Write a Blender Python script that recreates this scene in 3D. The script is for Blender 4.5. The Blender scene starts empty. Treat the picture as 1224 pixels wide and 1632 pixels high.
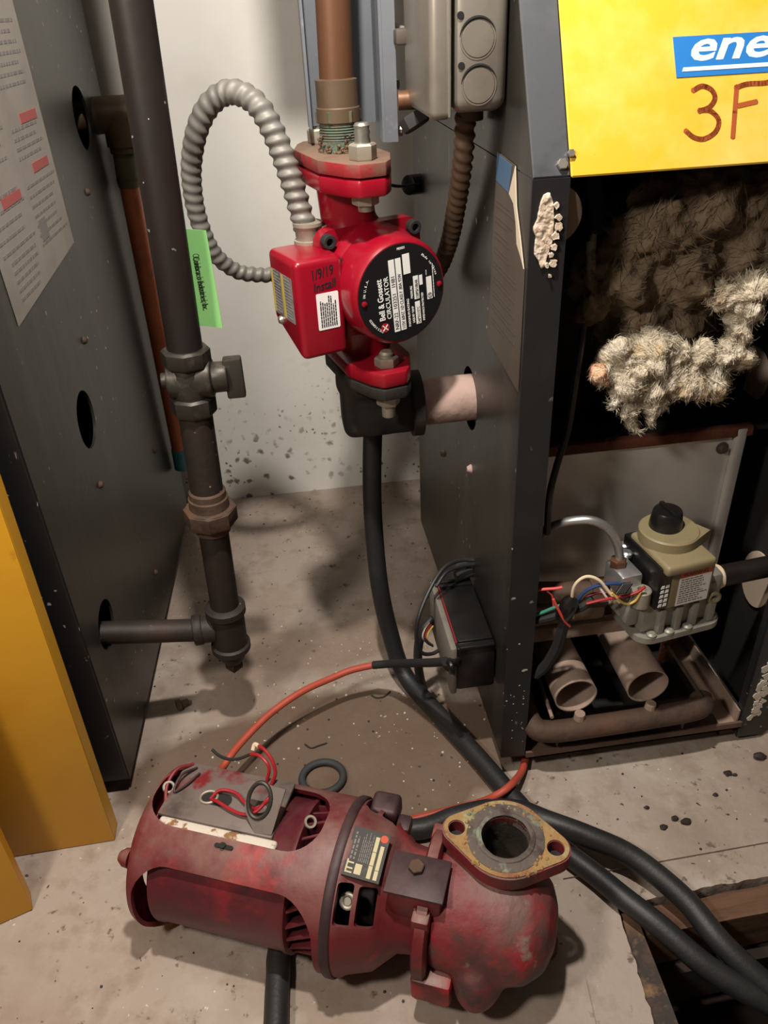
import bpy, bmesh, math, random
from mathutils import Vector, Matrix, noise
random.seed(7)
C = bpy.context.scene.collection
# ---------------------------------------------------------------- camera, light, exposure
cam_data = bpy.data.cameras.new('camera'); cam = bpy.data.objects.new('camera', cam_data); C.objects.link(cam)
cam_data.sensor_fit = 'VERTICAL'; cam_data.sensor_height = 24.0; cam_data.lens = 24.0*1260/1632; cam_data.clip_start = 0.01
RX = Vector((0.98941384, -0.13859929, -0.04301721)); RY = Vector((-0.11104935, -0.53226014, -0.83926586)); RZ = Vector((0.09342531, 0.8351583, -0.54201691))
cm = Matrix((RX, -RY, -RZ)).transposed().to_4x4(); cm.translation = (0, 0, 0.78)
cam.matrix_world = cm
bpy.context.scene.camera = cam
w = bpy.data.worlds.new('world'); bpy.context.scene.world = w; w.use_nodes = True
w.node_tree.nodes['Background'].inputs[0].default_value = (1, 0.9, 0.8, 1)
w.node_tree.nodes['Background'].inputs[1].default_value = 0.006
ld = bpy.data.lights.new('work_light', 'POINT'); ld.energy = 44; ld.shadow_soft_size = 0.02; ld.color = (1.0, 0.93, 0.85)
lo = bpy.data.objects.new('work_light', ld); C.objects.link(lo); lo.location = (0.0, 0.42, 1.27)
ld2 = bpy.data.lights.new('fill_light', 'POINT'); ld2.energy = 23; ld2.shadow_soft_size = 0.05; ld2.color = (1.0, 0.91, 0.80)  # added fill lamp, hung low on the left to brighten the near floor
lo2 = bpy.data.objects.new('fill_light', ld2); C.objects.link(lo2); lo2.location = (-0.44, 0.08, 1.05)
vs = bpy.context.scene.view_settings
bpy.context.scene.display_settings.display_device = 'sRGB'
vs.view_transform = 'Standard'; vs.look = 'None'; vs.exposure = 0.0; vs.gamma = 1.0; vs.use_curve_mapping = False
bpy.context.scene.cycles.max_bounces = 8

# ---------------------------------------------------------------- materials
def lin(c):
    return tuple(((x/255)/12.92 if x/255 <= 0.04045 else ((x/255+0.055)/1.055)**2.4) for x in c) + (1.0,)
_M = {}
def mat(name, col, rough=0.6, metal=0.0, layers=(), bump=0.0, bscale=60.0, spec=0.5, dust=None, coat=0.0, emit=None):
    """layers: (rgb, scale, threshold, softness, kind) mixed over the base in turn; kind noise / spots / streak"""
    m = bpy.data.materials.new(name); m.use_nodes = True; nt = m.node_tree; N = nt.nodes; Lk = nt.links
    b = N['Principled BSDF']
    b.inputs['Roughness'].default_value = rough; b.inputs['Metallic'].default_value = metal
    b.inputs['Specular IOR Level'].default_value = spec
    b.inputs['Coat Weight'].default_value = coat; b.inputs['Coat Roughness'].default_value = 0.15
    tc = N.new('ShaderNodeTexCoord')
    rgb = N.new('ShaderNodeRGB'); rgb.outputs[0].default_value = lin(col); cur = rgb.outputs[0]
    def mask(kind, scale, thr, soft):
        if kind in ('spots', 'lowspots'):
            t = N.new('ShaderNodeTexVoronoi'); t.inputs['Scale'].default_value = scale; t.inputs['Randomness'].default_value = 1.0
            src = tc.outputs['Object']
            # wobble the cells so the spots are not round
            nn = N.new('ShaderNodeTexNoise'); nn.inputs['Scale'].default_value = scale*1.7; nn.inputs['Detail'].default_value = 2
            Lk.new(src, nn.inputs['Vector'])
            mx = N.new('ShaderNodeMixRGB'); mx.blend_type = 'ADD'; mx.inputs[0].default_value = 0.35/scale*2
            Lk.new(src, mx.inputs[1]); Lk.new(nn.outputs['Color'], mx.inputs[2]); Lk.new(mx.outputs[0], t.inputs['Vector'])
            out = t.outputs['Distance']; lo_, hi_ = thr, thr+soft
            r = N.new('ShaderNodeMapRange'); r.inputs[1].default_value = lo_; r.inputs[2].default_value = hi_
            r.inputs[3].default_value = 1.0; r.inputs[4].default_value = 0.0
            Lk.new(out, r.inputs[0])
            # thin them out by a second noise so that only some cells carry a spot
            n2 = N.new('ShaderNodeTexNoise'); n2.inputs['Scale'].default_value = scale*0.13; n2.inputs['Detail'].default_value = 1
            Lk.new(src, n2.inputs['Vector'])
            r2 = N.new('ShaderNodeMapRange'); r2.inputs[1].default_value = 0.45; r2.inputs[2].default_value = 0.6
            Lk.new(n2.outputs['Fac'], r2.inputs[0])
            mu = N.new('ShaderNodeMath'); mu.operation = 'MULTIPLY'; Lk.new(r.outputs[0], mu.inputs[0]); Lk.new(r2.outputs[0], mu.inputs[1])
            if kind == 'lowspots':
                sp_ = N.new('ShaderNodeSeparateXYZ'); Lk.new(src, sp_.inputs[0]); r3 = N.new('ShaderNodeMapRange'); r3.inputs[1].default_value = 0.36; r3.inputs[2].default_value = 0.16; Lk.new(sp_.outputs[2], r3.inputs[0])
                m3 = N.new('ShaderNodeMath'); m3.operation = 'MULTIPLY'; Lk.new(mu.outputs[0], m3.inputs[0]); Lk.new(r3.outputs[0], m3.inputs[1]); return m3.outputs[0]
            return mu.outputs[0]
        if kind == 'patch':      # stain with shade painted in: an ellipse (cx, cy, rx, ry) with a ragged edge
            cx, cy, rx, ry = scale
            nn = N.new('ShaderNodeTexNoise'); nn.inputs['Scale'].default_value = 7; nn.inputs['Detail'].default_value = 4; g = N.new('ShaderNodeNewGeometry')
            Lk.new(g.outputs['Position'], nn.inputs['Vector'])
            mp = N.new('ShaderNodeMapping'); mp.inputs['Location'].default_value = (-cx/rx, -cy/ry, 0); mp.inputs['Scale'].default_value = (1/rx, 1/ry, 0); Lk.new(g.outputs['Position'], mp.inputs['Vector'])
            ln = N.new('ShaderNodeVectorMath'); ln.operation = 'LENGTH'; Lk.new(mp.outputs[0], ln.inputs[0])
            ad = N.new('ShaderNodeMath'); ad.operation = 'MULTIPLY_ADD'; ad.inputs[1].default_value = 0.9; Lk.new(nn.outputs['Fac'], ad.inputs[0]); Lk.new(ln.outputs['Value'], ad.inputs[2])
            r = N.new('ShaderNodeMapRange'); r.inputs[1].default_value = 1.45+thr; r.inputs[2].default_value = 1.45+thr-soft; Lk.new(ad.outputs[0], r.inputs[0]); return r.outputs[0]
        t = N.new('ShaderNodeTexNoise'); t.inputs['Scale'].default_value = scale; t.inputs['Detail'].default_value = 6; t.inputs['Roughness'].default_value = 0.62
        if kind == 'streak':
            mp = N.new('ShaderNodeMapping'); mp.inputs['Scale'].default_value = (1, 1, 0.09); Lk.new(tc.outputs['Object'], mp.inputs['Vector']); Lk.new(mp.outputs[0], t.inputs['Vector'])
        elif kind == 'drip':
            mp = N.new('ShaderNodeMapping'); mp.inputs['Scale'].default_value = (1, 1, 0.25); Lk.new(tc.outputs['Object'], mp.inputs['Vector']); Lk.new(mp.outputs[0], t.inputs['Vector'])
        elif kind == 'grain':
            mp = N.new('ShaderNodeMapping'); mp.inputs['Scale'].default_value = (0.08, 1, 1); Lk.new(tc.outputs['Object'], mp.inputs['Vector']); Lk.new(mp.outputs[0], t.inputs['Vector'])
        else:
            Lk.new(tc.outputs['Object'], t.inputs['Vector'])
        r = N.new('ShaderNodeMapRange'); r.inputs[1].default_value = thr; r.inputs[2].default_value = thr+soft
        Lk.new(t.outputs['Fac'], r.inputs[0]); return r.outputs[0]
    def over(fac, c, amt=1.0):
        nonlocal cur
        mx = N.new('ShaderNodeMixRGB'); mx.inputs[2].default_value = lin(c)
        if amt < 1:
            mu = N.new('ShaderNodeMath'); mu.operation = 'MULTIPLY'; mu.inputs[1].default_value = amt; Lk.new(fac, mu.inputs[0]); fac = mu.outputs[0]
        Lk.new(fac, mx.inputs[0]); Lk.new(cur, mx.inputs[1]); cur = mx.outputs[0]
    for l in layers:
        over(mask(l[4] if len(l) > 4 else 'noise', l[1], l[2], l[3]), l[0], l[5] if len(l) > 5 else 1.0)
    if dust:   # dust that has settled on faces that look up
        g = N.new('ShaderNodeNewGeometry'); s = N.new('ShaderNodeSeparateXYZ'); Lk.new(g.outputs['Normal'], s.inputs[0])
        r = N.new('ShaderNodeMapRange'); r.inputs[1].default_value = dust[1]; r.inputs[2].default_value = 1.0; Lk.new(s.outputs[2], r.inputs[0])
        nm = mask('noise', dust[3] if len(dust) > 3 else 35, 0.35, 0.25)
        mu = N.new('ShaderNodeMath'); mu.operation = 'MULTIPLY'; Lk.new(r.outputs[0], mu.inputs[0]); Lk.new(nm, mu.inputs[1])
        over(mu.outputs[0], dust[0], dust[2])
    Lk.new(cur, b.inputs['Base Color'])
    if bump:
        t = N.new('ShaderNodeTexNoise'); t.inputs['Scale'].default_value = bscale; t.inputs['Detail'].default_value = 5; Lk.new(tc.outputs['Object'], t.inputs['Vector'])
        bp = N.new('ShaderNodeBump'); bp.inputs['Strength'].default_value = bump; bp.inputs['Distance'].default_value = 0.004
        Lk.new(t.outputs['Fac'], bp.inputs['Height']); Lk.new(bp.outputs[0], b.inputs['Normal'])
    _M[name] = m
    return m
mat('drywall', (222, 219, 212), 0.85, layers=[((208, 203, 194), 5, 0.45, 0.3), ((120, 108, 96), 42, 0.16, 0.14, 'lowspots'), ((96, 84, 74), 75, 0.14, 0.08, 'lowspots')], bump=0.05, bscale=120)
mat('concrete', (164, 150, 138), 0.9, layers=[((142, 124, 110), 3.2, 0.44, 0.2), ((182, 170, 158), 7, 0.52, 0.22), ((144, 128, 114), 30, 0.5, 0.2), ((92, 71, 54), (0.0, 0.655, 0.26, 0.115), 0.0, 0.12, 'patch', 0.8), ((116, 92, 74), (0.02, 0.87, 0.16, 0.05), 0.0, 0.2, 'patch', 0.4), ((106, 90, 76), 55, 0.63, 0.06), ((205, 195, 180), 85, 0.075, 0.03, 'spots'), ((70, 58, 50), 60, 0.07, 0.05, 'spots')], bump=0.25, bscale=130)  # large brown patch: a stain plus the mid-floor shadow painted in
mat('room_paint', (104, 100, 96), 0.9)
mat('boiler_steel', (48, 47, 43), 0.36, 0.3, layers=[((38, 36, 32), 5, 0.42, 0.25), ((64, 62, 57), 14, 0.5, 0.25, 'streak'), ((62, 50, 44), 20, 0.62, 0.12), ((175, 168, 160), 45, 0.075, 0.03, 'spots'), ((165, 160, 155), 90, 0.715, 0.04, 'streak')], bump=0.06, bscale=60)
mat('boiler_black', (30, 30, 32), 0.42, 0.0, layers=[((40, 39, 40), 10, 0.5, 0.2), ((190, 186, 180), 55, 0.1, 0.04, 'spots'), ((120, 115, 112), 120, 0.70, 0.03, 'drip')], bump=0.05)
mat('hood_post', (80, 82, 86), 0.35, 0.2, layers=[((98, 100, 104), 9, 0.5, 0.25), ((66, 67, 71), 25, 0.55, 0.2)], bump=0.03)
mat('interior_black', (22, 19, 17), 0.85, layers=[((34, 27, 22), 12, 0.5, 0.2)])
mat('yellow_hood', (214, 168, 48), 0.4, layers=[((208, 156, 56), 6, 0.5, 0.25), ((222, 186, 96), 5, 0.5, 0.14), ((196, 140, 72), 16, 0.62, 0.14), ((150, 110, 50), 70, 0.7, 0.05)], coat=0.2, bump=0.03, bscale=30)
mat('yellow_panel', (206, 150, 28), 0.45, layers=[((194, 136, 26), 5, 0.45, 0.25), ((150, 104, 40), 22, 0.66, 0.1), ((70, 55, 30), 34, 0.74, 0.05)], bump=0.03, bscale=30)
mat('yellow_edge', (160, 112, 30), 0.6, layers=[((80, 62, 34), 40, 0.55, 0.15)])
mat('black_iron', (46, 38, 34), 0.6, 0.25, layers=[((62, 46, 38), 14, 0.5, 0.2), ((38, 33, 30), 20, 0.5, 0.2), ((150, 140, 130), 70, 0.07, 0.02, 'spots')], bump=0.15, bscale=90)
mat('riser_iron', (33, 26, 24), 0.5, 0.2, layers=[((44, 34, 30), 9, 0.45, 0.3, 'drip'), ((32, 27, 26), 20, 0.5, 0.2), ((205, 200, 195), 60, 0.06, 0.02, 'spots')], bump=0.06)
mat('rusty_iron', (82, 62, 50), 0.75, 0.2, layers=[((100, 70, 52), 16, 0.5, 0.2), ((52, 42, 36), 22, 0.52, 0.2)], bump=0.25, bscale=110)
mat('valve_bronze', (64, 61, 55), 0.45, 0.5, layers=[((46, 41, 36), 22, 0.5, 0.2), ((98, 92, 84), 40, 0.58, 0.15)], bump=0.1)
mat('old_copper', (98, 66, 45), 0.5, 0.4, layers=[((84, 58, 42), 12, 0.48, 0.2, 'drip'), ((134, 86, 56), 18, 0.55, 0.2, 'drip'), ((70, 60, 46), 30, 0.62, 0.1)], bump=0.05)
mat('copper_green', (92, 88, 66), 0.65, 0.25, layers=[((70, 80, 66), 35, 0.5, 0.2), ((110, 90, 60), 20, 0.55, 0.2)], bump=0.2)
mat('copper_dull', (98, 80, 62), 0.55, 0.4, layers=[((72, 58, 46), 12, 0.48, 0.25)], bump=0.05)
mat('copper_orange', (186, 108, 72), 0.5, 0.25, layers=[((128, 70, 46), 10, 0.48, 0.25), ((110, 96, 78), 26, 0.62, 0.1)], bump=0.03)
mat('rust_crumb', (96, 76, 58), 0.95, layers=[((74, 52, 40), 60, 0.5, 0.15), ((120, 112, 90), 90, 0.58, 0.1)], bump=0.6, bscale=200)
mat('verdigris', (84, 96, 82), 0.8, 0.1, layers=[((110, 84, 58), 40, 0.5, 0.15), ((60, 62, 52), 60, 0.55, 0.15)], bump=0.5, bscale=160)
mat('cyan_paint', (60, 130, 140), 0.5)
mat('pump_red', (140, 8, 31), 0.32, layers=[((128, 7, 27), 8, 0.5, 0.3)], coat=0.3)
mat('pump_red_dark', (132, 10, 28), 0.4, coat=0.15)
mat('flange_rust', (114, 90, 75), 0.8, 0.1, layers=[((98, 74, 60), 28, 0.5, 0.2), ((140, 40, 40), 30, 0.72, 0.06)], bump=0.25, bscale=150)
mat('flange_edge', (140, 34, 38), 0.6, layers=[((112, 74, 62), 34, 0.46, 0.15)], bump=0.15, bscale=120)
mat('zinc', (178, 174, 164), 0.35, 0.8, layers=[((140, 132, 118), 40, 0.5, 0.25)], bump=0.04)
mat('zinc_dull', (164, 156, 142), 0.55, 0.5, layers=[((138, 124, 108), 40, 0.5, 0.25)], bump=0.05)
mat('strut_paint', (108, 112, 118), 0.5, 0.25, layers=[((94, 97, 103), 8, 0.5, 0.3), ((134, 138, 146), 30, 0.62, 0.12)], bump=0.03)
mat('conduit_grey', (122, 119, 113), 0.55, 0.25, layers=[((104, 99, 92), 30, 0.5, 0.25)])
mat('conduit_brown', (104, 84, 66), 0.65, 0.3, layers=[((80, 64, 52), 30, 0.5, 0.25)])
mat('box_steel', (150, 143, 132), 0.36, 0.55, layers=[((122, 112, 102), 10, 0.48, 0.25), ((96, 74, 62), 26, 0.66, 0.12)], bump=0.03)
mat('box_dark', (70, 60, 54), 0.7)
mat('hole_black', (14, 12, 11), 0.9)
mat('black_plastic', (22, 21, 21), 0.3, layers=[((34, 32, 30), 30, 0.5, 0.2)])
mat('black_matte', (30, 29, 29), 0.75)
mat('nameplate_black', (20, 20, 22), 0.4)
mat('print_white', (232, 232, 228), 0.5)
mat('print_black', (24, 22, 24), 0.6)
mat('print_grey', (124, 118, 114), 0.7)
mat('print_red', (166, 84, 80), 0.7)
mat('sticker_white', (236, 234, 232), 0.45)
mat('label_grey', (172, 164, 156), 0.6, layers=[((150, 142, 134), 30, 0.5, 0.2)])
mat('label_silver', (150, 150, 150), 0.4, 0.3, layers=[((112, 112, 116), 90, 0.5, 0.1)])
mat('label_yellow', (196, 168, 70), 0.5)
mat('label_old', (150, 143, 134), 0.5, 0.1, layers=[((130, 122, 114), 12, 0.5, 0.25), ((186, 180, 172), 60, 0.66, 0.06, 'streak')])
mat('label_side', (82, 73, 64), 0.5, 0.15, layers=[((68, 58, 51), 16, 0.48, 0.25, 'streak')])
mat('label_blue', (62, 92, 120), 0.5)
mat('label_torn', (196, 182, 160), 0.8)
mat('blue_badge', (38, 110, 178), 0.4)
mat('marker_brown', (150, 72, 28), 0.6)
mat('tag_green', (128, 188, 112), 0.7)
mat('plaster', (196, 176, 156), 0.95, layers=[((220, 206, 190), 60, 0.5, 0.2)], bump=0.5, bscale=150)
mat('stub_pink', (176, 150, 140), 0.85, 0.1, layers=[((140, 116, 106), 22, 0.48, 0.2)], bump=0.2, bscale=120)
mat('elbow_iron', (28, 23, 20), 0.75, 0.1, layers=[((42, 32, 26), 20, 0.5, 0.2)], bump=0.25, bscale=90)
mat('rubber', (34, 34, 35), 0.5, layers=[((50, 49, 48), 12, 0.5, 0.25)], bump=0.08, bscale=300)
mat('ring_rubber', (52, 54, 55), 0.7)
mat('wire_orange_red', (178, 76, 56), 0.55, layers=[((150, 58, 44), 20, 0.5, 0.25)])
mat('wire_red', (156, 26, 36), 0.4)
mat('wire_darkred', (120, 34, 40), 0.45)
mat('wire_white', (214, 196, 166), 0.5)
mat('wire_blue', (34, 62, 104), 0.45)
mat('wire_green', (52, 120, 98), 0.5)
mat('wire_yellow', (200, 170, 90), 0.5)
mat('cable_tie', (206, 70, 66), 0.5)
mat('cable_tie_white', (206, 200, 190), 0.5)
mat('steel_panel', (205, 200, 194), 0.38, 0.45, layers=[((176, 168, 160), 6, 0.45, 0.3), ((215, 208, 202), 20, 0.6, 0.2), ((78, 56, 44), 45, 0.74, 0.05)], bump=0.04)
mat('rust_edge', (96, 50, 30), 0.9, layers=[((60, 34, 24), 30, 0.5, 0.2)], bump=0.4, bscale=120)
mat('aluminium', (196, 196, 196), 0.35, 0.85)
mat('tan_plastic', (130, 118, 88), 0.5, layers=[((114, 104, 78), 20, 0.5, 0.3)], bump=0.03)
mat('valve_cast', (150, 146, 136), 0.5, 0.35, layers=[((124, 120, 112), 20, 0.5, 0.25)], bump=0.08)
mat('label_orange', (206, 92, 40), 0.5)
mat('burner_tube', (166, 144, 130), 0.8, 0.1, layers=[((136, 112, 98), 16, 0.48, 0.22)], bump=0.15, bscale=120)
mat('burner_inside', (150, 112, 88), 0.9, layers=[((120, 84, 64), 25, 0.5, 0.2)])
mat('base_dusty', (150, 128, 112), 0.9, layers=[((96, 72, 58), 14, 0.5, 0.2)], bump=0.2)
mat('base_rust', (96, 74, 62), 0.85, layers=[((66, 50, 44), 14, 0.48, 0.2)], bump=0.25)
mat('dusty_cover', (116, 109, 100), 0.7, layers=[((92, 85, 78), 20, 0.48, 0.2)])
mat('drum_white', (220, 214, 204), 0.8, layers=[((150, 140, 128), 20, 0.55, 0.2)])
mat('lit_gap_beige', (190, 170, 150), 0.9)
mat('wool', (200, 188, 166), 0.95, layers=[((140, 116, 84), 18, 0.5, 0.16), ((222, 214, 198), 30, 0.54, 0.14), ((196, 166, 112), 24, 0.6, 0.12)], bump=1.0, bscale=260, spec=0.1)
mat('wool_pink', (206, 146, 118), 0.95, layers=[((222, 196, 164), 30, 0.5, 0.2)], bump=0.5, bscale=140, spec=0.1)
mat('wool_shaded', (118, 102, 84), 0.95, layers=[((80, 68, 54), 12, 0.45, 0.25), ((138, 122, 102), 30, 0.56, 0.2)], bump=0.6, bscale=120, spec=0.1)  # copy of wool with the shade under the hood painted in
DUST = ((134, 106, 97), 0.35, 0.85, 16)
mat('oldpump_red', (98, 18, 27), 0.5, layers=[((166, 14, 32), 10, 0.54, 0.1), ((62, 16, 22), 12, 0.54, 0.12), ((58, 44, 44), 44, 0.62, 0.1)], bump=0.12, bscale=120, dust=DUST)
mat('oldpump_shell', (84, 20, 30), 0.45, layers=[((150, 20, 36), 9, 0.52, 0.12), ((62, 22, 30), 11, 0.52, 0.14)], bump=0.08, bscale=120, dust=((92, 52, 54), 0.35, 0.6))
mat('oldpump_volute', (116, 28, 34), 0.6, layers=[((84, 52, 50), 12, 0.46, 0.14), ((150, 16, 32), 11, 0.55, 0.1), ((58, 38, 38), 9, 0.53, 0.1), ((126, 114, 104), 26, 0.64, 0.08)], bump=0.3, bscale=110, dust=((112, 92, 84), 0.4, 0.8, 14))
mat('oldpump_dark', (52, 34, 38), 0.55, 0.2, layers=[((74, 44, 48), 22, 0.5, 0.2)], bump=0.1, dust=((84, 66, 66), 0.5, 0.6))
mat('oldpump_black', (24, 20, 20), 0.7, layers=[((48, 22, 24), 30, 0.55, 0.2)])
mat('greasy_plate', (112, 100, 94), 0.55, 0.15, layers=[((120, 30, 36), 20, 0.56, 0.1), ((58, 48, 44), 14, 0.5, 0.2), ((140, 130, 122), 60, 0.68, 0.06)], bump=0.1)
mat('chipped_white', (204, 194, 180), 0.6, layers=[((136, 96, 60), 50, 0.58, 0.05), ((84, 66, 52), 80, 0.64, 0.04)], bump=0.1)
mat('crust', (150, 120, 76), 0.9, layers=[((128, 84, 60), 26, 0.5, 0.12), ((150, 142, 104), 38, 0.54, 0.08), ((108, 116, 94), 50, 0.58, 0.08), ((146, 40, 40), 40, 0.64, 0.06)], bump=0.6, bscale=150)
mat('gasket_grey', (92, 82, 76), 0.8, 0.1, layers=[((130, 138, 118), 44, 0.57, 0.1), ((62, 50, 46), 40, 0.5, 0.15)], bump=0.4, bscale=150)
mat('bore_dark', (44, 34, 26), 0.85, layers=[((72, 72, 54), 40, 0.58, 0.12), ((34, 28, 22), 24, 0.5, 0.2)], bump=0.4)
mat('plate_old', (46, 44, 40), 0.6, layers=[((80, 76, 66), 60, 0.58, 0.1)])
mat('plate_cream', (190, 180, 140), 0.6)
mat('orange_red', (190, 74, 44), 0.6)
mat('pit_wood', (104, 74, 54), 0.85, layers=[((76, 52, 38), 30, 0.45, 0.25, 'grain'), ((60, 42, 32), 70, 0.5, 0.2, 'grain'), ((150, 104, 74), 24, 0.62, 0.1)], bump=0.3, bscale=80)
mat('pit_dark_wood', (50, 38, 31), 0.9, layers=[((40, 30, 26), 30, 0.45, 0.25, 'grain')], bump=0.4, bscale=80)
mat('pit_edging', (124, 90, 62), 0.85, layers=[((60, 52, 48), 10, 0.46, 0.15), ((150, 116, 80), 40, 0.56, 0.2)], bump=0.3, bscale=80)
mat('pit_soil', (50, 38, 32), 0.95, layers=[((32, 25, 22), 20, 0.5, 0.2)], bump=0.8, bscale=50)
mat('rubble', (110, 92, 80), 0.9, layers=[((76, 62, 52), 20, 0.5, 0.2)], bump=0.4)
mat('dark_chip', (48, 38, 36), 0.7)
mat('pale_chip', (196, 186, 172), 0.9)

# ---------------------------------------------------------------- mesh helpers (all take world coordinates)
def T(p, M): return (M @ Vector(p)) if M is not None else Vector(p)
def box(bm, lo, hi, M=None, bevel=0.0, seg=2):
    ret = bmesh.ops.create_cube(bm, size=1.0); vs_ = ret['verts']
    c = [(a+b)/2 for a, b in zip(lo, hi)]; s = [b-a for a, b in zip(lo, hi)]
    for v in vs_: v.co = Vector((v.co.x*s[0]+c[0], v.co.y*s[1]+c[1], v.co.z*s[2]+c[2]))
    if bevel > 0:
        es = list({e for v in vs_ for e in v.link_edges})
        r = bmesh.ops.bevel(bm, geom=es, offset=bevel, segments=seg, profile=0.5, affect='EDGES')
        vs_ = list({v for f in r['faces'] for v in f.verts} | {v for v in vs_ if v.is_valid})
    if M is not None:
        for v in vs_: v.co = M @ v.co
    return vs_
def basis(axis, hint=(0, 0, 1)):
    z = Vector(axis).normalized(); x = Vector(hint) - z*Vector(hint).dot(z)
    if x.length < 1e-5: x = Vector((1, 0, 0)) - z*z.x
    x.normalize(); return x, z.cross(x), z
def lathe(bm, p0, axis, prof, seg=32, hint=(0, 0, 1), cap=True, M=None, phase=0.0):
    x, y, z = basis(axis, hint); p0 = Vector(p0); rings = []
    for t, r in prof:
        c = p0 + z*t
        if r < 1e-6: rings.append([bm.verts.new(T(c, M))]); continue
        rings.append([bm.verts.new(T(c + (x*math.cos(2*math.pi*i/seg+phase) + y*math.sin(2*math.pi*i/seg+phase))*r, M)) for i in range(seg)])
    for a, b in zip(rings, rings[1:]):
        if len(a) == 1 and len(b) == 1: continue
        for i in range(seg):
            j = (i+1) % seg
            if len(a) == 1: bm.faces.new((a[0], b[i], b[j]))
            elif len(b) == 1: bm.faces.new((a[i], b[0], a[j]))
            else: bm.faces.new((a[i], b[i], b[j], a[j]))
    if cap:
        if len(rings[0]) > 2: bm.faces.new(rings[0])
        if len(rings[-1]) > 2: bm.faces.new(list(reversed(rings[-1])))
def cyl(bm, p0, p1, r0, r1=None, seg=24, bev=0.0, M=None):
    p0 = Vector(p0); p1 = Vector(p1); L = (p1-p0).length; r1 = r0 if r1 is None else r1
    prof = [(0, r0), (L, r1)] if bev <= 0 else [(0, r0-bev), (bev*0.3, r0-bev*0.3), (bev, r0), (L-bev, r1), (L-bev*0.3, r1-bev*0.3), (L, r1-bev)]
    lathe(bm, p0, p1-p0, prof, seg, M=M)
def hexn(bm, p0, axis, r, h, hint=(1, 0, 0), M=None, ch=0.12, seg=6):
    lathe(bm, p0, axis, [(0, r*(1-ch*0.5)), (h*ch, r), (h*(1-ch), r), (h, r*(1-ch))], seg, hint, M=M)
def smooth(pts, n=6):
    P = [Vector(p) for p in pts]
    if len(P) < 3: return P
    P = [P[0]*2-P[1]] + P + [P[-1]*2-P[-2]]; out = []
    for i in range(1, len(P)-2):
        for k in range(n):
            t = k/n; a, b, c, d = P[i-1:i+3]
            out.append(0.5*((2*b)+(c-a)*t+(2*a-5*b+4*c-d)*t*t+(3*b-a-3*c+d)*t**3))
    out.append(P[-2]); return out
def tube(bm, pts, r, seg=12, n=6, M=None, rfun=None):
    P = smooth(pts, n) if n else [Vector(p) for p in pts]
    up = None; prev = None; L = 0; tot = sum((b-a).length for a, b in zip(P, P[1:]))
    for i, p in enumerate(P):
        t = (P[min(i+1, len(P)-1)] - P[max(i-1, 0)]).normalized()
        if i: L += (p-P[i-1]).length
        if up is None: up = basis(t, (0.3, 0.2, 1))[0]
        up = (up - t*up.dot(t)).normalized(); sd = t.cross(up); ring = []
        for k in range(seg):
            a = 2*math.pi*k/seg; rr = rfun(L, tot, a) if rfun else r
            ring.append(bm.verts.new(T(p + (up*math.cos(a)+sd*math.sin(a))*rr, M)))
        if prev:
            for k in range(seg): bm.faces.new((prev[k], prev[(k+1) % seg], ring[(k+1) % seg], ring[k]))
        else: bm.faces.new(list(reversed(ring)))
        prev = ring
    bm.faces.new(prev)
def resample(pts, step):
    P = smooth(pts, 16); out = [P[0]]; acc = 0
    for a, b in zip(P, P[1:]):
        d = (b-a).length; q = step-acc
        while q <= d and d > 0:
            out.append(a.lerp(b, q/d)); q += step
        acc = (acc+d) % step
    return out
def prism(bm, poly, h0, h1, M=None):
    """poly in the x, y of M, extruded in z from h0 to h1"""
    a = [bm.verts.new(T((x, y, h0), M)) for x, y in poly]; b = [bm.verts.new(T((x, y, h1), M)) for x, y in poly]; n = len(poly)
    bm.faces.new(list(reversed(a))); bm.faces.new(b)
    for i in range(n): bm.faces.new((a[i], a[(i+1) % n], b[(i+1) % n], b[i]))
def rrect(x0, y0, x1, y1, r, n=5):
    out = []
    for cx, cy, a0 in ((x1-r, y1-r, 0), (x0+r, y1-r, 90), (x0+r, y0+r, 180), (x1-r, y0+r, 270)):
        out += [(cx+r*math.cos(math.radians(a0+90*k/n)), cy+r*math.sin(math.radians(a0+90*k/n))) for k in range(n+1)]
    return out
def ellipse(cx, cy, rx, ry, n=24): return [(cx+rx*math.cos(2*math.pi*i/n), cy+ry*math.sin(2*math.pi*i/n)) for i in range(n)]
def torus(bm, c, axis, R, r, seg=32, rs=10, hint=(0, 0, 1), sx=1.0, sy=1.0):
    x, y, z = basis(axis, hint); c = Vector(c); rings = []
    for i in range(seg):
        a = 2*math.pi*i/seg; d = x*math.cos(a)*sx + y*math.sin(a)*sy; dn = d.normalized()
        rings.append([bm.verts.new(c + d*R + (dn*math.cos(2*math.pi*k/rs)+z*math.sin(2*math.pi*k/rs))*r) for k in range(rs)])
    for i in range(seg):
        a, b = rings[i], rings[(i+1) % seg]
        for k in range(rs): bm.faces.new((a[k], b[k], b[(k+1) % rs], a[(k+1) % rs]))
def frame(o, x, y):
    x = Vector(x).normalized(); z = x.cross(Vector(y)).normalized(); y = z.cross(x)
    m = Matrix((x, y, z)).transposed().to_4x4(); m.translation = o; return m

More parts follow.
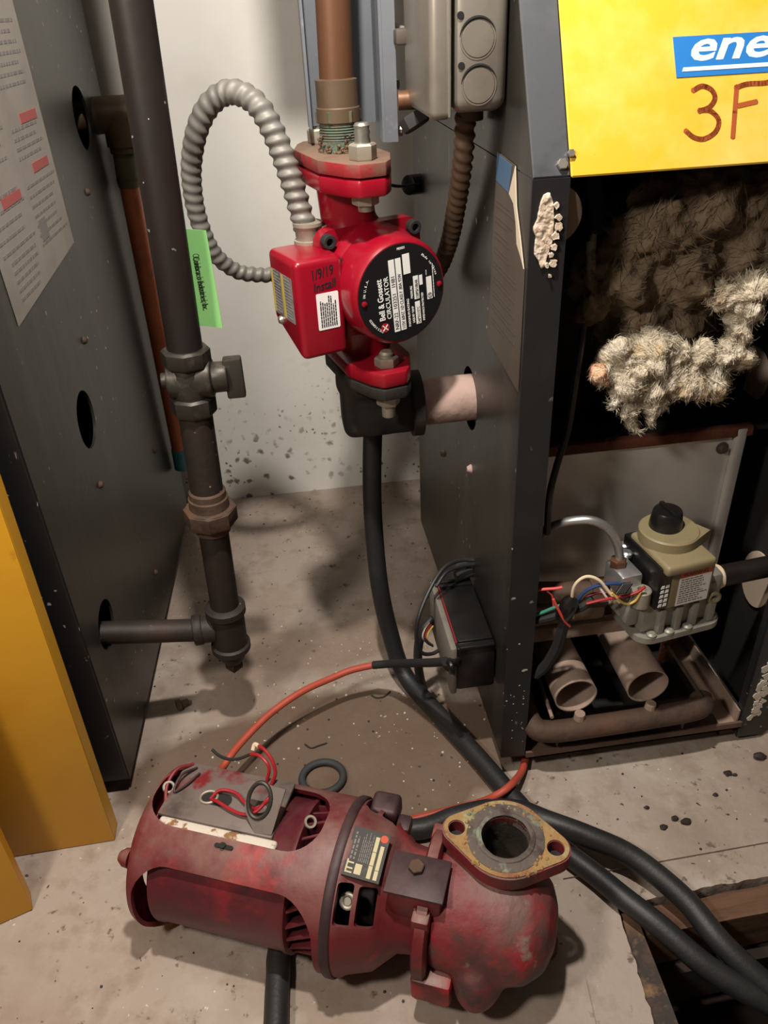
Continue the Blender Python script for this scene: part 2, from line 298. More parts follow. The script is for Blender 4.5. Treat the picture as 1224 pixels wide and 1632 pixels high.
ROOT = {}
def tag(o, label=None, cat=None, group=None, kind=None):
    if label: o['label'] = label
    if cat: o['category'] = cat
    if group: o['group'] = group
    if kind: o['kind'] = kind
    return o
def thing(name, label, cat, loc, group=None):
    o = bpy.data.objects.new(name, None); C.objects.link(o); o.location = loc; o.empty_display_size = 0.05
    ROOT[o] = Vector(loc); return tag(o, label, cat, group)
def obj(name, bm, m, parent=None, sharp=35, label=None, kind=None, recalc=True):
    if recalc: bmesh.ops.recalc_face_normals(bm, faces=bm.faces)
    if parent is not None: L = ROOT[parent]
    else:
        xs = [v.co for v in bm.verts]; L = Vector(((min(p.x for p in xs)+max(p.x for p in xs))/2, (min(p.y for p in xs)+max(p.y for p in xs))/2, min(p.z for p in xs)))
    for v in bm.verts: v.co -= L
    me = bpy.data.meshes.new(name); bm.to_mesh(me); bm.free()
    for p in me.polygons: p.use_smooth = True
    me.set_sharp_from_angle(angle=math.radians(sharp))
    for mm in (m if isinstance(m, (list, tuple)) else [m]): me.materials.append(_M[mm])
    o = bpy.data.objects.new(name, me); C.objects.link(o)
    if parent is not None: o.parent = parent
    else: o.location = L
    ROOT[o] = L
    if label: o['label'] = label
    if kind: o['kind'] = kind
    return o
def mod_mesh(bm, build, recalc=True):
    """runs modifiers on a temporary object and gives the result back as a bmesh"""
    if recalc: bmesh.ops.recalc_face_normals(bm, faces=bm.faces)
    me = bpy.data.meshes.new('scratch'); bm.to_mesh(me); bm.free()
    o = bpy.data.objects.new('scratch', me); C.objects.link(o); build(o)
    dg = bpy.context.evaluated_depsgraph_get(); dg.update()
    m2 = bpy.data.meshes.new_from_object(o.evaluated_get(dg)); out = bmesh.new(); out.from_mesh(m2)
    bpy.data.objects.remove(o); bpy.data.meshes.remove(me); bpy.data.meshes.remove(m2); return out
def cut(bm, cutters):
    tmp = []
    def build(o):
        for c in cutters:
            bmesh.ops.recalc_face_normals(c, faces=c.faces)
            me = bpy.data.meshes.new('cutter'); c.to_mesh(me); c.free(); k = bpy.data.objects.new('cutter', me); C.objects.link(k); tmp.append(k)
            md = o.modifiers.new('b', 'BOOLEAN'); md.operation = 'DIFFERENCE'; md.object = k; md.solver = 'EXACT'
    r = mod_mesh(bm, build)
    for k in tmp: me = k.data; bpy.data.objects.remove(k); bpy.data.meshes.remove(me)
    return r
def blob(bm, voxel, it=6, fac=0.5):
    def build(o):
        md = o.modifiers.new('r', 'REMESH'); md.mode = 'VOXEL'; md.voxel_size = voxel
        s = o.modifiers.new('s', 'SMOOTH'); s.iterations = it; s.factor = fac
    return mod_mesh(bm, build)
def text(name, s, size, M, m, parent, thick=0.00015, shear=0.0, bold=0.0, sx=1.0, align='LEFT'):
    cu = bpy.data.curves.new('t', 'FONT'); cu.body = s; cu.size = size; cu.shear = shear; cu.offset = bold; cu.extrude = thick; cu.align_x = align; cu.resolution_u = 3
    o = bpy.data.objects.new('t', cu); C.objects.link(o); dg = bpy.context.evaluated_depsgraph_get(); dg.update()
    me = bpy.data.meshes.new_from_object(o.evaluated_get(dg)); bm = bmesh.new(); bm.from_mesh(me)
    bpy.data.objects.remove(o); bpy.data.curves.remove(cu); bpy.data.meshes.remove(me)
    for v in bm.verts: v.co = M @ Vector((v.co.x*sx, v.co.y, v.co.z))
    return obj(name, bm, m, parent, recalc=False)
def lines(bm, M, x0, y0, x1, y1, n, th, h=0.00025, fill=(0.7, 1.0), words=True):
    """rows of small printed words, too small to read"""
    for i in range(n):
        y = y1 - (i+0.5)*(y1-y0)/n; x = x0; end = x0 + (x1-x0)*random.uniform(*fill)
        while x < end:
            wd = (x1-x0)*random.uniform(0.05, 0.16) if words else end-x
            prism(bm, [(x, y-th/2), (min(x+wd, end), y-th/2), (min(x+wd, end), y+th/2), (x, y+th/2)], 0, h, M); x += wd + th*0.8
def ribbon(bm, pts, wd, M, h=0.0004):
    for a, b in zip(pts, pts[1:]):
        a = Vector(a); b = Vector(b); d = (b-a).normalized(); n = Vector((-d.y, d.x))*wd/2; e = d*wd*0.28
        prism(bm, [tuple(a-n-e), tuple(b-n+e), tuple(b+n+e), tuple(a+n-e)], 0, h, M)
    for a in pts: prism(bm, ellipse(a[0], a[1], wd/2, wd/2, 10), 0, h*0.9, M)
def NB(): return bmesh.new()
def bolt_head(bm, p, axis, r, h): hexn(bm, p, axis, r, h, hint=(0.3, 0.1, 1))

# ================================================================ SETTING
PIT = [(0.266, 0.427), (0.62, 0.436), (0.62, 0.02), (0.215, 0.02), (0.2545, 0.30)]
bm = NB(); OUT = [(-1.4, 1.305), (2.2, 1.305), (2.2, -1.9), (-1.4, -1.9)]
TH = -0.07
def ringface(z, hole=PIT):
    o = [bm.verts.new((x, y, z)) for x, y in OUT]
    i = [bm.verts.new((x, y, z)) for x, y in hole]
    for q in ((o[0], o[1], i[1], i[0]), (o[1], o[2], i[2], i[1]), (o[2], o[3], i[3], i[2]), (o[3], o[0], i[0], i[4]), (o[3], i[4], i[3])): bm.faces.new(q)
    return o, i
PATCH = [(0.2205, 0.462), (0.75, 0.472), (0.75, -0.02), (0.118, -0.02), (0.201, 0.300)]
def inner(P_, z): return [bm.verts.new((x, y, z)) for x, y in P_]
o1, j1 = ringface(0.0, PATCH); j2 = inner(PATCH, -0.003)
RAG = []      # broken edge of the concrete round the pit
rr_ = random.Random(5)
for (x0, y0), (x1, y1) in zip(PIT, PIT[1:]+PIT[:1]):
    m_ = max(2, int(math.hypot(x1-x0, y1-y0)/0.006))
    for q_ in range(m_): RAG.append((x0+(x1-x0)*q_/m_+rr_.uniform(-0.0012, 0.0012), y0+(y1-y0)*q_/m_+rr_.uniform(-0.0012, 0.0012)))
i1 = inner(RAG, -0.003); i2 = inner([(x+rr_.uniform(-0.002, 0.002), y+rr_.uniform(-0.002, 0.002)) for x, y in RAG], TH)
ed = [bm.edges.new((a[k], a[(k+1) % len(a)])) for a in (j2, i1) for k in range(len(a))]
bmesh.ops.triangle_fill(bm, use_beauty=True, edges=ed)
o2 = inner(OUT, TH)
for a, b in ((o1, o2), (i1, i2), (j1, j2)):
    for k in range(len(a)): bm.faces.new((a[k], a[(k+1) % len(a)], b[(k+1) % len(a)], b[k]))
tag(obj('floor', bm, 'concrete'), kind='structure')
# joint lines: low ridges in the slab beside the pit
bm = NB(); box(bm, (-1.4, 1.305, -0.07), (2.2, 1.36, 2.3)); tag(obj('wall_back', bm, 'drywall'), kind='structure')
bm = NB(); box(bm, (-1.46, -1.96, -0.07), (-1.4, 1.36, 2.3)); tag(obj('wall_left', bm, 'room_paint'), kind='structure')
bm = NB(); box(bm, (2.2, -1.96, -0.07), (2.26, 1.36, 2.3)); tag(obj('wall_right', bm, 'room_paint'), kind='structure')
bm = NB(); box(bm, (-1.4, -1.96, -0.07), (2.2, -1.9, 2.3)); tag(obj('wall_front', bm, 'room_paint'), kind='structure')
bm = NB(); box(bm, (-1.46, -1.96, 2.3), (2.26, 1.36, 2.36)); tag(obj('ceiling', bm, 'room_paint'), kind='structure')
# pit in the slab
bm = NB(); box(bm, (0.12, -0.03, -0.30), (0.68, 0.49, -0.25)); tag(obj('floor_pit', bm, 'pit_soil'), kind='structure')
for nm, lo_, hi_ in (('wall_pit_back', (0.12, 0.49, -0.30), (0.68, 0.52, -0.071)), ('wall_pit_left', (0.09, -0.03, -0.30), (0.12, 0.52, -0.071)), ('wall_pit_right', (0.68, -0.03, -0.30), (0.71, 0.52, -0.071)), ('wall_pit_front', (0.09, -0.06, -0.30), (0.71, -0.03, -0.071))):
    bm = NB(); box(bm, lo_, hi_); tag(obj(nm, bm, 'pit_soil'), kind='structure')

def wobble(bm, amp, sc, seed=0):
    for v in bm.verts:
        n = noise.noise_vector(v.co*sc + Vector((seed, seed*2, 0))); v.co += n*amp
def plank(name, label, corners, z0, z1, m, group=None, sub=10, amp=0.002):
    """a board between two ends: corners a0,a1 (one end) b0,b1 (other end)"""
    bm = NB(); a0, a1, b0, b1 = [Vector(c) for c in corners]; prev = None
    for i in range(sub+1):
        t = i/sub; p = a0.lerp(b0, t); q = a1.lerp(b1, t)
        ring = [bm.verts.new((p.x, p.y, z0)), bm.verts.new((q.x, q.y, z0)), bm.verts.new((q.x, q.y, z1)), bm.verts.new(((p.x+q.x)/2, (p.y+q.y)/2, z1)), bm.verts.new((p.x, p.y, z1))]
        if prev:
            for k in range(5): bm.faces.new((prev[k], prev[(k+1) % 5], ring[(k+1) % 5], ring[k]))
        else: bm.faces.new(ring)
        prev = ring
    bm.faces.new(list(reversed(prev))); wobble(bm, amp, 40, sub)
    return tag(obj(name, bm, m), label, 'board', group)
plank('wooden_board', 'brown split board lying flat along the back edge of the floor pit', ((0.287, 0.4235, 0), (0.287, 0.396, 0), (0.61, 0.434, 0), (0.61, 0.404, 0)), -0.070, -0.012, 'pit_wood', 'boards in the floor pit')
plank('wooden_board', 'dark lower board below the brown split board in the floor pit', ((0.29, 0.418, 0), (0.29, 0.385, 0), (0.61, 0.430, 0), (0.61, 0.392, 0)), -0.135, -0.076, 'pit_dark_wood', 'boards in the floor pit')
plank('edging_strip', 'worn tan wooden edging strip along the left side of the floor pit', ((0.2685, 0.421, 0), (0.2825, 0.419, 0), (0.222, 0.05, 0), (0.272, 0.05, 0)), -0.060, -0.008, 'pit_edging', None, 14, 0.0012)
bpy.data.objects['edging_strip']['category'] = 'edging'
RUB = ['brown rubble stone farthest back on the bottom of the floor pit', 'brown rubble stone in the middle of the floor pit bottom', 'brown rubble stone at the right under the hoses in the floor pit', 'large brown rubble stone nearest the lower frame edge in the pit', 'small brown rubble stone beside the wooden edging in the pit', 'brown rubble stone at the lower right corner of the pit']
for i, (x, y, r) in enumerate(((0.335, 0.335, 0.022), (0.372, 0.318, 0.026), (0.415, 0.33, 0.02), (0.35, 0.28, 0.03), (0.31, 0.30, 0.018), (0.40, 0.27, 0.024))):
    bm = NB(); bmesh.ops.create_icosphere(bm, subdivisions=3, radius=r)
    for v in bm.verts: v.co = Vector((v.co.x, v.co.y*0.8, v.co.z*0.6)); v.co += noise.noise_vector(v.co*45+Vector((i, 0, 0)))*r*0.35; v.co += Vector((x, y, -0.235+r*0.5))
    tag(obj('rubble_stone', bm, 'rubble'), RUB[i], 'stone', 'rubble in the floor pit')

# ================================================================ LEFT BOILER
LA = Vector((-0.245, 0.656, 0)); LD = Vector((0.0471, 0.9989, 0)); LN = Vector((0.9989, -0.0471, 0))
def LP(al, z, off=0.0): return LA + LD*al + LN*off + Vector((0, 0, z))
ML = frame(LA, LD, (0, 0, 1)); ML_in = ML    # x along the side, y up; z points out of the room side (LD x Z = +x side)
lb = thing('boiler', 'dark grey steel boiler on the left with a large white instruction label', 'boiler', (-0.42, 0.95, 0))
bm = NB(); prism(bm, [(0.0, 0.02), (0.595, 0.02), (0.595, 1.05), (0.0, 1.05)], -0.003, 0.0, ML)
cs = []
for al, z, rx, rz in ((0.0684, 0.201, 0.030, 0.028), (0.1876, 0.400, 0.032, 0.033), (0.467, 0.675, 0.036, 0.036)):
    c = NB(); prism(c, ellipse(al, z, rx, rz, 40), -0.02, 0.02, ML); cs.append(c)
obj('side_panel', cut(bm, cs), 'boiler_steel', lb)
bm = NB(); box(bm, (-0.62, 0.652, 0.025), (-0.2462, 0.660, 1.05)); box(bm, (-0.62, 0.66, 0.025), (-0.61, 1.24, 1.05)); box(bm, (-0.62, 1.24, 0.03), (-0.225, 1.245, 1.05))
box(bm, (-0.62, 0.66, 1.045), (-0.25, 1.24, 1.05)); box(bm, (-0.62, 0.66, 0.03), (-0.26, 1.24, 0.036)); obj('front_frame', bm, 'boiler_black', lb)
bm = NB(); cyl(bm, (-0.373, 0.85, 0.34), (-0.373, 0.85, 0.62), 0.12, seg=40, bev=0.01); obj('insulated_drum', bm, 'drum_white', lb)
bm = NB(); box(bm, (-0.60, 0.70, 0.0), (-0.30, 1.20, 0.031)); obj('base', bm, 'interior_black', lb)
bm = NB(); prism(bm, [(0.075, 0.548), (0.304, 0.566), (0.297, 0.92), (0.060, 0.92)], 0.0003, 0.0009, ML); lab = obj('instruction_label', bm, 'label_old', lb, label='white instruction label with red bars')
bm = NB()
for z0, z1, n in ((0.875, 0.91, 4), (0.80, 0.865, 7), (0.725, 0.785, 7), (0.665, 0.697, 4)): lines(bm, ML, 0.195, z0, 0.290, z1, n, 0.0028, 0.0012)
for z0, z1, n in ((0.84, 0.91, 7), (0.74, 0.83, 8), (0.67, 0.73, 5), (0.60, 0.655, 5)): lines(bm, ML, 0.085, z0, 0.185, z1, n, 0.0028, 0.0012)
lines(bm, ML, 0.195, 0.585, 0.295, 0.648, 7, 0.0026, 0.0012); lines(bm, ML, 0.10, 0.560, 0.18, 0.60, 5, 0.003, 0.0012)
prism(bm, [(0.20, 0.592), (0.225, 0.592), (0.225, 0.612), (0.20, 0.612)], 0.0009, 0.0013, ML); obj('printed_text', bm, 'print_grey', lab, kind='stuff')
for a, z0 in ((0.228, 0.700), (0.228, 0.656), (0.118, 0.643), (0.118, 0.735)):
    bm = NB(); prism(bm, [(a, z0-0.004), (a+0.055, z0-0.004), (a+0.055, z0+0.0045), (a, z0+0.0045)], 0.0009, 0.0014, ML); obj('red_bar', bm, 'print_red', lab)
bm = NB()
for al, z in ((0.172, 0.324), (0.25, 0.47), (0.41, 0.60), (0.30, 0.10), (0.45, 0.22)): cyl(bm, LP(al, z), LP(al, z, 0.004), 0.005, 0.003, seg=10)
obj('sheet_metal_screw', bm, 'rusty_iron', lb, kind='stuff')

# yellow jacket panels that lean on the left boiler
def jacket(name, label, corner, right_dir, width, height, lean, group, seed):
    X = -Vector(right_dir).normalized(); back = Vector((-X.y, X.x, 0)); back = back if back.y > 0 else -back
    Zd = (Vector((0, 0, 1)) + back*lean).normalized(); t = thing(name, label, 'panel', corner, group)
    M = frame(corner, X, Zd); nrm = X.cross(Zd); s = 1 if nrm.y > 0 else -1
    M2 = M @ Matrix.Diagonal((1, 1, s, 1)); wv = width
    bm = NB(); box(bm, (0, 0, 0), (wv, height, 0.003), M2, 0.0012, 2); obj('face_sheet', bm, 'yellow_panel', t)
    bm = NB(); box(bm, (0, 0.0, 0.002), (0.003, height, 0.024), M2, 0.001, 1); obj('side_flange', bm, 'yellow_panel', t)
    bm = NB(); box(bm, (0, 0, 0.002), (wv, 0.003, 0.024), M2, 0.001, 1); obj('bottom_flange', bm, 'yellow_edge', t)
    bm = NB(); box(bm, (wv-0.003, 0.003, 0.002), (wv, height, 0.024), M2, 0.001, 1); obj('side_flange', bm, 'yellow_panel', t)
    return t
jacket('jacket_panel', 'tall yellow sheet steel panel leaning on the front of the left boiler', Vector((-0.2575, 0.588, 0.001)), (1, 0.02, 0), 0.42, 0.95, 0.038, 'yellow jacket panels', 1)
jacket('jacket_panel', 'shorter yellow panel with a chipped lower corner in front of the tall yellow panel', Vector((-0.331, 0.5185, 0.001)), (0.94, 0.34, 0), 0.36, 0.60, 0.06, 'yellow jacket panels', 2)

# ================================================================ GAS PIPE (left)
gp = thing('gas_pipe', 'dark iron gas pipe with shut-off valve, union and drip tee beside the left boiler', 'pipe', (-0.113, 0.74, 0.095))
G = lambda z: Vector((-0.0915-(0.79-z)*0.0309, 0.74, z))
AX = (G(1.0)-G(0.0)).normalized()
bm = NB(); cyl(bm, G(0.506), G(1.35), 0.0168, seg=28); obj('riser', bm, 'riser_iron', gp)
bm = NB(); hexn(bm, G(0.494), AX, 0.0235, 0.017, seg=8); hexn(bm, G(0.443), AX, 0.0225, 0.019, seg=8)
lathe(bm, G(0.458), AX, [(0, 0.017), (0.012, 0.02), (0.028, 0.02), (0.040, 0.016)], 24)
cyl(bm, Vector((-0.121, 0.742, 0.479)), Vector((-0.078, 0.738, 0.479)), 0.0195, seg=24, bev=0.003); obj('valve_body', bm, 'valve_bronze', gp)
bm = NB(); cyl(bm, (-0.1285, 0.742, 0.479), (-0.120, 0.742, 0.479), 0.0075, seg=12, bev=0.001); obj('valve_nut', bm, 'valve_bronze', gp)
bm = NB(); cyl(bm, (-0.080, 0.738, 0.479), (-0.064, 0.738, 0.479), 0.015, seg=20, bev=0.002); box(bm, (-0.067, 0.731, 0.457), (-0.049, 0.744, 0.498), bevel=0.002); obj('valve_handle', bm, 'valve_bronze', gp)
bm = NB(); cyl(bm, G(0.345), G(0.445), 0.0172, seg=24); obj('nipple', bm, 'black_iron', gp)
bm = NB(); lathe(bm, G(0.300), AX, [(0, 0.0175), (0.002, 0.0195), (0.013, 0.0195), (0.014, 0.021)], 24); hexn(bm, G(0.312), AX, 0.0285, 0.021, seg=8)
lathe(bm, G(0.332), AX, [(0, 0.026), (0.001, 0.0215), (0.012, 0.0212), (0.013, 0.0195), (0.020, 0.0195), (0.022, 0.017)], 24); obj('union', bm, 'rusty_iron', gp)
bm = NB(); cyl(bm, G(0.19), G(0.302), 0.0165, seg=24); obj('nipple', bm, 'black_iron', gp)
bm = NB(); lathe(bm, G(0.128), AX, [(0, 0.0205), (0.002, 0.0235), (0.009, 0.0235), (0.011, 0.0205), (0.056, 0.0205), (0.058, 0.0235), (0.066, 0.0235), (0.069, 0.018)], 28)
cyl(bm, G(0.163)+Vector((-0.015, 0, 0)), G(0.163)+Vector((-0.036, -0.001, 0.001)), 0.0165, seg=24); cyl(bm, G(0.163)+Vector((-0.030, 0, 0.001)), G(0.163)+Vector((-0.041, -0.001, 0.001)), 0.0185, seg=24, bev=0.002); obj('tee', bm, 'black_iron', gp)
bm = NB(); lathe(bm, G(0.109), AX, [(0, 0.011), (0.006, 0.015), (0.020, 0.0185)], 24); hexn(bm, G(0.096), AX, 0.0105, 0.014, seg=4); obj('drip_cap', bm, 'black_iron', gp)
bm = NB(); cyl(bm, G(0.163)+Vector((-0.036, -0.001, 0.001)), Vector((-0.30, 0.724, 0.196)), 0.0135, seg=24); obj('branch_pipe', bm, 'black_iron', gp)
# green paper tag behind the pipe
tg = thing('paper_tag', 'bright green paper tag hanging behind the dark gas pipe', 'tag', (-0.075, 0.762, 0.517))
bm = NB(); rows = []
for i in range(13):
    t = i/12; z = 0.612-0.092*t; bow = 0.0015*math.sin(t*3.1)
    rows.append([bm.verts.new(Vector((x, 0.764+bow+dy, z+dz))) for x, dz, dy in ((-0.094+0.004*t, 0.004, 0.0), (-0.0645+0.001*t, 0.0, -0.004))])
for a, b in zip(rows, rows[1:]): bm.faces.new((a[0], a[1], b[1], b[0]))
def solid(o): md = o.modifiers.new('s', 'SOLIDIFY'); md.thickness = 0.0006
obj('tag_sheet', mod_mesh(bm, solid), 'tag_green', tg)
Mt = frame((-0.0805, 0.7612, 0.592), (0.027, -0.012, -1), (0.99, -0.13, -0.13)); text('lettering', 'Conbraco Industries, Inc.', 0.0088, Mt, 'print_black', tg, sx=0.56)

# ================================================================ COPPER PIPE behind the left boiler
cp = thing('copper_pipe', 'old copper pipe with a tee dropping to the floor behind the gas pipe', 'pipe', (-0.203, 1.2, 0.13))
bm = NB(); cyl(bm, (-0.30, 1.195, 0.672), (-0.150, 1.203, 0.669), 0.019, seg=24); obj('branch_pipe', bm, 'copper_dull', cp)
bm = NB(); cyl(bm, (-0.2215, 1.2, 0.670), (-0.155, 1.202, 0.670), 0.0225, seg=28, bev=0.002); cyl(bm, (-0.1905, 1.2, 0.67), (-0.1915, 1.2, 0.632), 0.0225, seg=24); cyl(bm, (-0.1915, 1.2, 0.634), (-0.1915, 1.2, 0.624), 0.020, seg=24); obj('tee', bm, 'copper_dull', cp)
bm = NB(); cyl(bm, (-0.193, 1.2, 0.632), (-0.1955, 1.2, 0.588), 0.0155, seg=24, bev=0.001); cyl(bm, (-0.1955, 1.2, 0.590), (-0.196, 1.2, 0.580), 0.0162, 0.0145, seg=24); obj('coupling', bm, 'copper_green', cp)
bm = NB(); cyl(bm, (-0.196, 1.2, 0.60), (-0.201, 1.2, 0.17), 0.0132, seg=24); obj('drop_pipe', bm, 'copper_orange', cp)
bm = NB(); cyl(bm, (-0.201, 1.2, 0.172), (-0.202, 1.2, 0.135), 0.0145, seg=20, bev=0.001); obj('end_cap', bm, 'cyan_paint', cp, label='blue green end cap')

# ================================================================ NEW CIRCULATOR
PH = math.radians(20.5); PA = Vector((math.sin(PH), -math.cos(PH), 0)); PS = Vector((-math.cos(PH), -math.sin(PH), 0)); PO = Vector((0.0788, 0.785, 0.5548))
K = 1.0235
def pp(a, s, z): return PO + (PA*a + PS*s + Vector((0, 0, z)))*K
MP = Matrix((PA*K, PS*K, Vector((0, 0, K)))).transposed().to_4x4(); MP.translation = PO       # local a, s, z
def flange_frame(o):
    f = math.radians(14); a = Vector((math.sin(f), -math.cos(f), 0)); s_ = Vector((math.cos(f), math.sin(f), 0)); m = Matrix((a*K, s_*K, Vector((0, 0, K)))).transposed().to_4x4(); m.translation = o; return m
MT = flange_frame(Vector((0.0650, 0.785, PO.z+0.009))); MB = flange_frame(Vector((0.0775, 0.785, PO.z)))      # upper and lower flange
def pt(z): return MT @ Vector((0, 0, z))
pu = thing('circulator_pump', 'bright red circulator pump with black round nameplate, hung between two pipe flanges', 'pump', pp(0, 0, -0.09))
bm = NB()
lathe(bm, (0, 0, 0), (1, 0, 0), [(-0.036, 0.02), (-0.030, 0.042), (-0.012, 0.052), (0.010, 0.053), (0.016, 0.050)], 40, M=MP)
cyl(bm, MB @ Vector((0, 0, -0.085)), MT @ Vector((0, 0, 0.085)), 0.0265, seg=32)
bm = blob(bm, 0.0035, 5)
obj('volute', bm, 'pump_red', pu)
def stadium(L, W, r, ch): return [(-L+ch, -W*0.62), (-L*0.45, -W), (L*0.45, -W), (L-ch, -W*0.62), (L, -W*0.35), (L, W*0.35), (L-ch, W*0.62), (L*0.45, W), (-L*0.45, W), (-L+ch, W*0.62), (-L, W*0.35), (-L, -W*0.35)]
def slab(poly, z0, z1, bev, M=MP):
    b = NB(); prism(b, poly, z0, z1); bmesh.ops.bevel(b, geom=list(b.edges), offset=bev, segments=2, profile=0.5, affect='EDGES')
    for v in b.verts: v.co = M @ v.co
    return b
FL = stadium(0.079, 0.0335, 0.02, 0.012)
obj('pump_flange', slab(FL, 0.074, 0.089, 0.003, MT), 'pump_red', pu)
obj('pump_flange', slab(FL, -0.089, -0.074, 0.003, MB), 'pump_red_dark', pu)
bm = NB(); prism(bm, rrect(-0.051, -0.051, 0.054, 0.051, 0.014), 0.010, 0.024, MP @ Matrix(((0, 0, 1, 0), (1, 0, 0, 0), (0, 1, 0, 0), (0, 0, 0, 1)))); mp = obj('motor_flange', bm, 'pump_red', pu)
for s, z in ((0.046, 0.042), (-0.042, 0.042), (0.046, -0.042), (-0.042, -0.042)):
    bm = NB(); lathe(bm, (0.024, s, z), (1, 0, 0), [(0, 0.0065), (0.007, 0.0065), (0.0075, 0.0058), (0.0075, 0.0035), (0.003, 0.0035), (0.003, 0)], 16, M=MP); obj('socket_screw', bm, 'black_matte', mp)
bm = NB(); c0 = (0, 0.001, 0.000)
lathe(bm, c0, (1, 0, 0), [(0.014, 0.049), (0.066, 0.0485), (0.073, 0.0475), (0.0765, 0.0455), (0.0780, 0.0445)], 64, M=MP)
lathe(bm, c0, (1, 0, 0), [(0.022, 0.052), (0.034, 0.052), (0.040, 0.0485)], 64, M=MP); mh = obj('motor_housing', bm, 'pump_red', pu, sharp=50)
bm = NB(); lathe(bm, c0, (1, 0, 0), [(0.0778, 0.0436), (0.0786, 0.0436)], 64, M=MP); np_ = obj('nameplate', bm, 'nameplate_black', pu)
# nameplate print: reads upwards; local x = up, local y = to the left
ang = math.radians(4); xd = Vector((0, 0, 1))*math.cos(ang) + PS*math.sin(ang); yd = PS*math.cos(ang) - Vector((0, 0, 1))*math.sin(ang)
MF = frame(PO + (PA*0.0787 + PS*c0[1] + Vector((0, 0, c0[2])))*K, xd, yd)
if (MF.to_3x3() @ Vector((0, 0, 1))).dot(PA) < 0: raise RuntimeError('nameplate frame')
MFT = lambda x, y: MF @ Matrix.Translation((x, y, 0))
text('lettering', 'Bell & Gossett', 0.0082, MFT(-0.0205, 0.0195), 'print_white', np_, bold=0.00012, sx=0.80)
text('lettering', 'CIRCULATOR', 0.0065, MFT(-0.0205, 0.0128), 'print_white', np_, sx=0.98)
def plate_box(x0, y0, x1, y1, m='print_white', h=0.0003):
    b = NB(); prism(b, [(x0, y0), (x1, y0), (x1, y1), (x0, y1)], 0, h, MF); return obj('print_field', b, m, np_)
MFU = lambda x, y: MF @ Matrix.Translation((x, y, 0.0003))
plate_box(-0.0345, 0.0052, 0.0325, 0.0110); text('lettering', 'NRF-22  103251   1H81', 0.0056, MFU(-0.0325, 0.0061), 'print_black', np_, sx=0.93)
plate_box(-0.0345, -0.0016, 0.0325, 0.0040); text('lettering', '115V 60HZ 1Ø CLASS F .80A 92W', 0.0048, MFU(-0.0335, -0.0006), 'print_black', np_, sx=0.74)
plate_box(0.0165, -0.0108, 0.0345, -0.0036)
text('lettering', 'MAXIMUM RATING', 0.0033, MFT(-0.0335, -0.0068), 'print_white', np_, sx=0.95)
text('lettering', 'LIQUID TEMP', 0.0030, MFT(-0.0310, -0.0112), 'print_white', np_, sx=0.9); text('lettering', 'PRESSURE', 0.0030, MFT(-0.0075, -0.0112), 'print_white', np_, sx=0.9)
plate_box(-0.0330, -0.0180, -0.0115, -0.0128); text('lettering', '240°F/115°C', 0.0042, MFU(-0.0325, -0.0172), 'print_black', np_, sx=0.74)
plate_box(-0.0090, -0.0180, 0.0125, -0.0128); text('lettering', '150PSI/10BAR', 0.0042, MFU(-0.0085, -0.0172), 'print_black', np_, sx=0.72)
plate_box(0.0030, -0.0225, 0.0120, -0.0192); text('lettering', 'IMPEDANCE PROTECTED', 0.0029, MFT(-0.0315, -0.0222), 'print_white', np_, sx=0.82)
plate_box(-0.0125, -0.0320, 0.0085, -0.0265); bm = NB(); torus(bm, MF @ Vector((-0.0090, -0.0292, 0.0004)), PA, 0.0022, 0.00025, 20, 4); obj('approval_mark', bm, 'print_black', np_); text('lettering', 'UL', 0.0026, MFU(-0.0104, -0.0301), 'print_black', np_)
bm = NB(); lines(bm, MF, -0.012, -0.0345, 0.022, -0.0335, 1, 0.0006, 0.0002); lines(bm, MF, 0.0105, -0.0275, 0.0175, -0.0265, 1, 0.0006, 0.0002)
obj('printed_line', bm, 'print_white', np_, kind='stuff')
def arc_text(s, r, a0, a1, size):
    for i, ch in enumerate(s):
        a = math.radians(a0 + (a1-a0)*i/max(1, len(s)-1)); p = (r*math.cos(a), r*math.sin(a)); R_ = Matrix.Rotation(a-math.pi/2, 4, 'Z')
        if ch != ' ': text('lettering', ch, size, MF @ Matrix.Translation((p[0], p[1], 0)) @ R_, 'print_white', np_, align='CENTER')
arc_text('DESIGNED', 0.0375, 142, 116, 0.0032); arc_text('IN U.S.A.', 0.0375, 82, 58, 0.0032); arc_text('Made in China', 0.0375, -40, -76, 0.0030)
text('lettering', 'P83033', 0.0030, MFT(0.0395, 0.001) @ Matrix.Rotation(math.radians(-90), 4, 'Z'), 'print_white', np_, sx=0.9)
for x, y, r in ((0.0, 0.0390, 0.0026), (-0.001, -0.0400, 0.0026)):
    bm = NB(); lathe(bm, MF @ Vector((x, y, 0)), PA, [(0, r), (0.0012, r), (0.002, r*0.5), (0.002, 0)], 16); obj('rivet', bm, 'pump_red', np_)
bm = NB(); prism(bm, ellipse(-0.0275, 0.0205, 0.0044, 0.0044, 28), 0, 0.0003, MF); em = obj('round_emblem', bm, 'wire_red', np_, label='round red emblem with a white mark')
bm = NB()
for a in range(4):
    q = math.radians(45+90*a); ribbon(bm, [(-0.0275+0.0008*math.cos(q), 0.0205+0.0008*math.sin(q)), (-0.0275+0.0034*math.cos(q), 0.0205+0.0034*math.sin(q))], 0.0009, MF, 0.0006)
obj('emblem_mark', bm, 'print_white', np_, kind='stuff')
